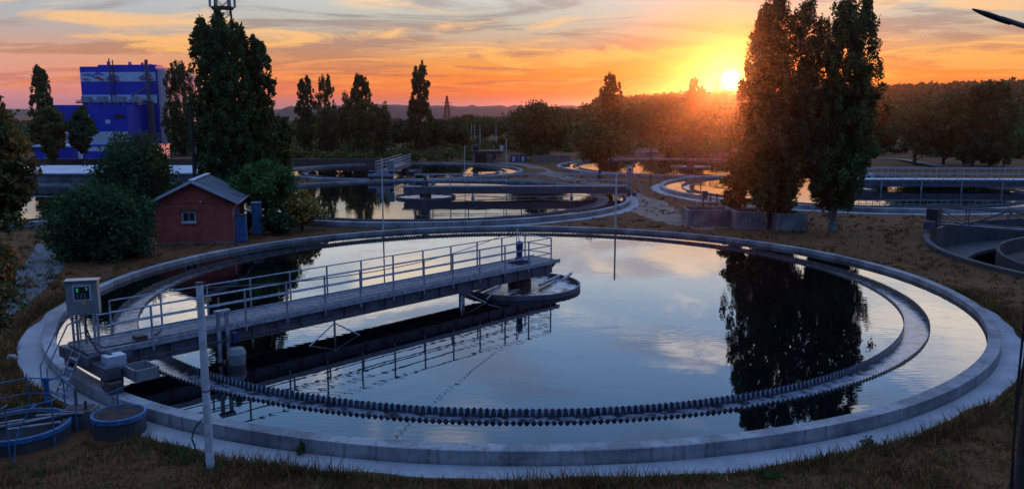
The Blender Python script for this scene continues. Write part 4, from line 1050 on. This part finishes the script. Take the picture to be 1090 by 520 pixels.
# left back
TS = [
 ('poplar_tree', 50, 150, 70, 26, 'twin-topped dark poplar left of the blue factory', 'poplar', 'leaf_dark', 'a'),
 ('deciduous_tree', 57, 122, 104, 34, 'olive tree in front of the twin-topped poplar', 'round', 'leaf_olive', 'a'),
 ('deciduous_tree', 90, 124, 106, 27, 'slim dark tree before the left end of the factory', 'round', 'leaf_deep', 'a'),
 ('poplar_tree', 195, 158, 67, 30, 'dark poplar just right of the blue factory', 'poplar', 'leaf_dark', 'b'),
 ('poplar_tree', 327, 160, 81, 21, 'leftmost of the small poplars left of centre', 'poplar', 'leaf_dark', 'a'),
 ('poplar_tree', 348, 168, 81, 19, 'second small poplar, beside the leftmost one', 'poplar', 'leaf_dark', 'b'),
 ('birch_tree', 351, 150, 113, 24, 'drooping birch below the second small poplar', 'birch', 'leaf_olive', 'a'),
 ('birch_tree', 369, 156, 96, 20, 'narrow birch between the second and third small poplars', 'birch', 'leaf_olive', 'b'),
 ('poplar_tree', 386, 162, 81, 23, 'third small poplar, rising out of the birches', 'poplar', 'leaf_dark', 'c'),
 ('birch_tree', 389, 148, 102, 28, 'wide birch in front of the third small poplar', 'birch', 'leaf_olive', 'b'),
 ('birch_tree', 407, 152, 109, 22, 'short birch right of the third small poplar', 'birch', 'leaf_olive', 'a'),
 ('bush', 405, 140, 149, 14, 'small round bush under the short birch', 'round', 'leaf_olive', 'a'),
 ('poplar_tree', 448, 160, 71, 22, 'lone tall poplar left of the reddish pylon', 'poplar', 'leaf_dark', 'd'),
 ('deciduous_tree', 429, 176, 124, 32, 'dark round tree left of the lone tall poplar', 'round', 'leaf_deep', 'b'),
 ('deciduous_tree', 463, 174, 125, 30, 'dark round tree just right of the lone tall poplar', 'round', 'leaf_deep', 'c'),
 ('deciduous_tree', 483, 182, 126, 34, 'dark green tree below the reddish pylon', 'round', 'leaf_dark', 'b'),
 ('bush', 493, 190, 137, 20, 'yellow green bush between the pylon and the grey poles', 'round', 'leaf_yellow', 'b'),
 ('bush', 545, 205, 140, 34, 'yellow green bushes behind the lone grey pole', 'round', 'leaf_yellow', 'a'),
 ('deciduous_tree', 516, 250, 123, 32, 'middle distance tree behind the grey pole cluster', 'round', 'leaf_mid', 'a'),
 ('deciduous_tree', 538, 240, 127, 36, 'broad middle distance tree left of the big round tree', 'round', 'leaf_deep', 'b'),
 ('deciduous_tree', 496, 330, 121, 30, 'far dark tree right of the pylon', 'round', 'leaf_deep', 'c'),
 ('deciduous_tree', 560, 300, 119, 30, 'far tree peeping out left of the big round tree', 'round', 'leaf_deep', 'a'),
 ('deciduous_tree', 614, 270, 120, 30, 'tree just right of the big round tree', 'round', 'leaf_dark', 'b'),
 ('bush', 612, 255, 130, 30, 'yellowish bush right of the big round tree', 'round', 'leaf_yellow', 'a'),
 ('poplar_tree', 649, 190, 80, 21, 'single dark poplar rising behind the spreading pine', 'poplar', 'leaf_dark', 'c'),
 ('deciduous_tree', 672, 262, 124, 44, 'olive lit tree right of the spreading pine', 'round', 'leaf_yellow', 'b'),
 ('deciduous_tree', 702, 250, 99, 38, 'tall rounded tree with pointed top left of the sun', 'round', 'leaf_dark', 'c'),
 ('poplar_tree', 737, 262, 84, 14, 'slender poplar tip left of the sun, lit from behind', 'poplar', 'leaf_olive', 'b'),
 ('poplar_tree', 747, 268, 91, 9, 'smaller slender poplar tip next to the backlit one', 'poplar', 'leaf_olive', 'a'),
 ('deciduous_tree', 727, 270, 103, 50, 'broad red glowing tree directly left of the sun', 'round', 'leaf_dark', 'b'),
 ('deciduous_tree', 764, 262, 104, 52, 'broad red glowing tree directly below the sun', 'round', 'leaf_olive', 'c'),
 ('bush', 740, 150, 152, 34, 'low dark shrub behind the pole with the white foot', 'round', 'leaf_deep', 'a'),
 ('deciduous_tree', 906, 158, 108, 40, 'first tree right of the two tall poplars', 'round', 'leaf_olive', 'a'),
 ('poplar_tree', 918, 170, 112, 24, 'blunt poplar in the shade right of the tall pair', 'poplar', 'leaf_olive', 'b'),
 ('poplar_tree', 941, 165, 109, 26, 'columnar tree before the wooded hill', 'poplar', 'leaf_olive', 'a'),
 ('deciduous_tree', 973, 131, 104, 50, 'broad dark tree with clear trunk on the right meadow', 'round', 'leaf_dark', 'c'),
 ('deciduous_tree', 1004, 131, 102, 46, 'second broad tree on the right meadow', 'round', 'leaf_dark', 'b'),
 ('poplar_tree', 1034, 126, 92, 32, 'left one of the paired tall trees near the right edge', 'poplar', 'leaf_dark', 'c'),
 ('poplar_tree', 1054, 126, 87, 40, 'right one of the paired tall trees near the right edge', 'poplar', 'leaf_dark', 'b'),
 ('bush', 1084, 150, 128, 50, 'bright green bush at the right edge of the meadow', 'round', 'leaf_mid', 'd'),
 ('bush', 1072, 158, 138, 40, 'lower green bush beside the paired tall trees', 'round', 'leaf_mid', 'e'),
 ('bush', 925, 150, 148, 30, 'dark scrub at the left end of the right meadow', 'round', 'leaf_deep', 'b'),
]
sd = 200
for nm, u, Yt, vt, wp, lab, kd, lf, pr in TS:
    sd += 1
    k2 = 'poplar' if kd == 'poplar' else 'round'
    if nm == 'bush': tree(nm, u, Yt, vt, wp, lab, k2, lf, 2600, .28, sd, proto='bush' + pr, cat='bush', low=-.1, nc=36)
    elif kd == 'birch': tree(nm, u, Yt, vt, wp, lab, 'round', lf, 7000, .2, sd, proto='birch' + pr, bark='barkpale', low=.08, drop=1.3, nc=60)
    elif k2 == 'poplar': tree(nm, u, Yt, vt, wp * 1.05, lab, k2, lf, 14000, .22, sd, proto='pop' + pr, tips=2 if pr == 'a' else 1, bark='barkpale' if u > 1000 else 'bark')
    else: tree(nm, u, Yt, vt, wp, lab, k2, lf, 9500, .26, sd, proto='rnd' + pr, low=.12 if u < 950 else .2, nc=60)
tree('deciduous_tree', 575, 142, 104, 66, 'big round dark tree right of centre behind the brick wall', 'round', 'leaf_dark', 24000, .21, 301, low=.03, nc=90)
tree('pine_tree', 638, 100.5, 124, 62, 'spreading pine on a bare trunk before the far right tank', 'round', 'leaf_dark', 7000, .2, 302, low=.24, nc=46)
# woodland: the wooded hill on the right and the scrub behind the works, each one mass
def wood(name, label, spots, leaf, per, size, seed):
    r = np.random.default_rng(seed); out = []
    for x, y, h, w in spots:
        z0 = hz(x, y); nc = 7
        cs = [(x + r.normal() * w * .22, y + r.normal() * w * .22, z0 + h * r.uniform(.25, .92)) for _ in range(nc)]
        rs = [(w * .24, w * .24, h * .2)] * nc
        out.append(leafquads(clump_points(cs, rs, per, r, .5), size * (.6 + y / 500), r))
    return tag(npmesh(name, np.concatenate(out), 4, leaf), label, kind='stuff')
r = np.random.default_rng(11)
def spots(n, f):
    return [f() for _ in range(n)]
wood('woodland', 'dark wood covering the hill on the right', spots(1500, lambda: (lambda y, a: (a * y, y, r.uniform(5.5, 9), r.uniform(5, 8)))(r.uniform(290, 520) , r.uniform(.10, .80))), 'leaf_deep', 150, .8, 12)
wood('woodland', 'olive trees at the foot of the wooded hill', spots(330, lambda: (lambda y, a: (a * y, y, r.uniform(5, 9), r.uniform(5, 8)))(r.uniform(235, 290), r.uniform(.10, .75))), 'leaf_dark', 260, .55, 13)
wood('woodland', 'distant green trees behind the works left of centre', spots(420, lambda: (lambda y, a: (a * y, y, r.uniform(3., 5.5), r.uniform(5, 9)))(r.uniform(235, 600), r.uniform(-.62, .12))), 'leaf_deep', 140, .8, 14)
wood('woodland', 'scrub behind the trees below the sun', spots(110, lambda: (lambda y, a: (a * y, y, r.uniform(4, 9), r.uniform(5, 8)))(r.uniform(262, 310), r.uniform(.09, .36))), 'leaf_dark', 260, .5, 15)
wood('scrub', 'low dark scrub below the trees under the sun', spots(150, lambda: (lambda y, a: (a * y, y, r.uniform(1., 2.3), r.uniform(2, 4.5)))(r.uniform(146, 250), r.uniform(.12, .75))), 'leaf_deep', 150, .45, 17)
wood('scrub', 'low scrub and rough grass behind the small poplars', spots(190, lambda: (lambda y, a: (a * y, y, r.uniform(.8, 1.9), r.uniform(2.5, 5)))(r.uniform(165, 235), r.uniform(-.62, .10))), 'leaf_olive', 110, .45, 18)
wood('hedge', 'low rough scrub along the back of the third tank', spots(110, lambda: (lambda y, a: (a * y, y, r.uniform(.8, 1.8), r.uniform(1.5, 3)))(r.uniform(136, 160), r.uniform(-.28, -.02))), 'leaf_olive', 90, .3, 16)
# branch tips entering at the very left, high up
# ------------------------------------------------------------------ grass and weeds
TK = [(C1, R1), (C2, 19.3), (C3, 16.), (C4, 19.4), (C5, 19.4), (C7, 19.4), (CE, RE)]
def blades(n, ylo, yhi, h, seed, name, label, leaf, amax=.66, clump=True, ring=None, apr=.84):
    r = np.random.default_rng(seed)
    if ring:
        a = r.uniform(ring[0], ring[1], n); q = ring[2] + np.abs(r.normal(size=n)) * ring[3]; x = C1.x + q * np.cos(a); y = C1.y + q * np.sin(a)
    else:
        y = ylo * (yhi / ylo) ** r.uniform(0, 1, n); x = r.uniform(-amax, amax, n) * y
        if clump:
            k = n // 14; ii = r.integers(0, k, n); x = x[ii] + r.normal(size=n) * .10; y = y[ii] + r.normal(size=n) * .10
    ok = np.ones(n, bool)
    for i, (c_, R_) in enumerate(TK):
        d = np.hypot(x - c_.x, y - c_.y)
        if i == 0:
            an = np.degrees(np.arctan2(y - c_.y, x - c_.x)) % 360
            ok &= d > R_ + np.where((an > 171) | (an < 9), apr + .0, .05)
        else: ok &= d > R_ + (.9 if i in (1, 3) else .1)
    ok &= ~((np.hypot(x - g2.x, y - g2.y) < 1.6) | (np.hypot(x - g1.x, y - g1.y) < .7))
    if not ring:      # tufts gather in patches and leave bare soil between them
        pm = np.sin(x * .8 + 2 * np.sin(y * .55 + seed)) * np.sin(y * .95 + 1.7 * np.sin(x * .6)) + .5 * np.sin(x * 2.3 + y * 1.1) * np.sin(y * 2.9 - x)
        ok &= r.uniform(-.9, .7, n) < (pm - (.35 if leaf == 'grassg' else -.15))
    x, y = x[ok], y[ok]; n = len(x); z = hground(x, y)
    hh_ = h * r.uniform(.4, 1.25, n) * (1 + .5 * np.sin(x * .9) * np.cos(y * .7)); w = .006 + .0006 * y
    a = r.uniform(0, 2 * pi, n); b0 = np.stack([x - w * np.cos(a), y - w * np.sin(a), z - .01], 1); b1 = np.stack([x + w * np.cos(a), y + w * np.sin(a), z - .01], 1)
    tip = np.stack([x + r.normal(size=n) * hh_ * .45, y + r.normal(size=n) * hh_ * .45, z + hh_], 1)
    return tag(npmesh(name, np.stack([b0, b1, tip], 1).reshape(-1, 3), 3, leaf), label, kind='stuff')
blades(210000, 13.5, 40, .13, 1, 'grass', 'dry brown grass around the front tank', 'grass')
blades(90000, 38, 110, .16, 2, 'grass', 'dry grass between the tanks', 'grass')
blades(60000, 13.5, 45, .13, 3, 'weeds', 'green weeds scattered in the dry grass', 'grassg')
blades(8000, 0, 0, .18, 5, 'weeds', 'green and dry weeds along the edge of the concrete apron', 'grassg', ring=(radians(172), radians(360), 20.38, .28))
blades(9000, 0, 0, .30, 6, 'weeds', 'tall dry stalks along the edge of the apron', 'grass', ring=(radians(175), radians(360), 20.42, .3))
# individual weeds with broader leaves at the apron edge
for i, (u, v, w, h_, lab) in enumerate(((198, 490, .5, .55, 'green leafy weed left of the pale pole'), (320, 484, .25, .35, 'small green weed at the apron edge right of the pale pole'), (925, 478, .5, .35, 'bluish green low weed at the apron edge, bottom right'), (815, 508, .5, .18, 'flat green weed in the grass at bottom right'))):
    p = gr(u, v); r2 = np.random.default_rng(400 + i)
    cs = [(r2.normal() * w * .25, r2.normal() * w * .25, h_ * r2.uniform(.15, .7)) for _ in range(10)]
    o = npmesh('weed', leafquads(clump_points(cs, [(w * .2, w * .2, h_ * .3)] * 10, 260, r2, .2), .035, r2), 4, 'grassg'); o.location = p; tag(o, lab, 'plant')

# ------------------------------------------------------------------ the evening air
hm = bpy.data.materials.new('evening haze'); hm.use_nodes = True
n_ = hm.node_tree.nodes; l_ = hm.node_tree.links; n_.clear()
pv = n_.new('ShaderNodeVolumePrincipled'); pv.inputs['Color'].default_value = (.85, .72, .85, 1); pv.inputs['Density'].default_value = .0001; pv.inputs['Anisotropy'].default_value = .94
oo = n_.new('ShaderNodeOutputMaterial'); l_.new(pv.outputs[0], oo.inputs['Volume'])
MT['haze'] = hm
hzb = MB().box(-3200, 3200, -60, 3600, -19, 34).build('haze', 'haze'); tag(hzb, 'thin evening haze', kind='stuff')
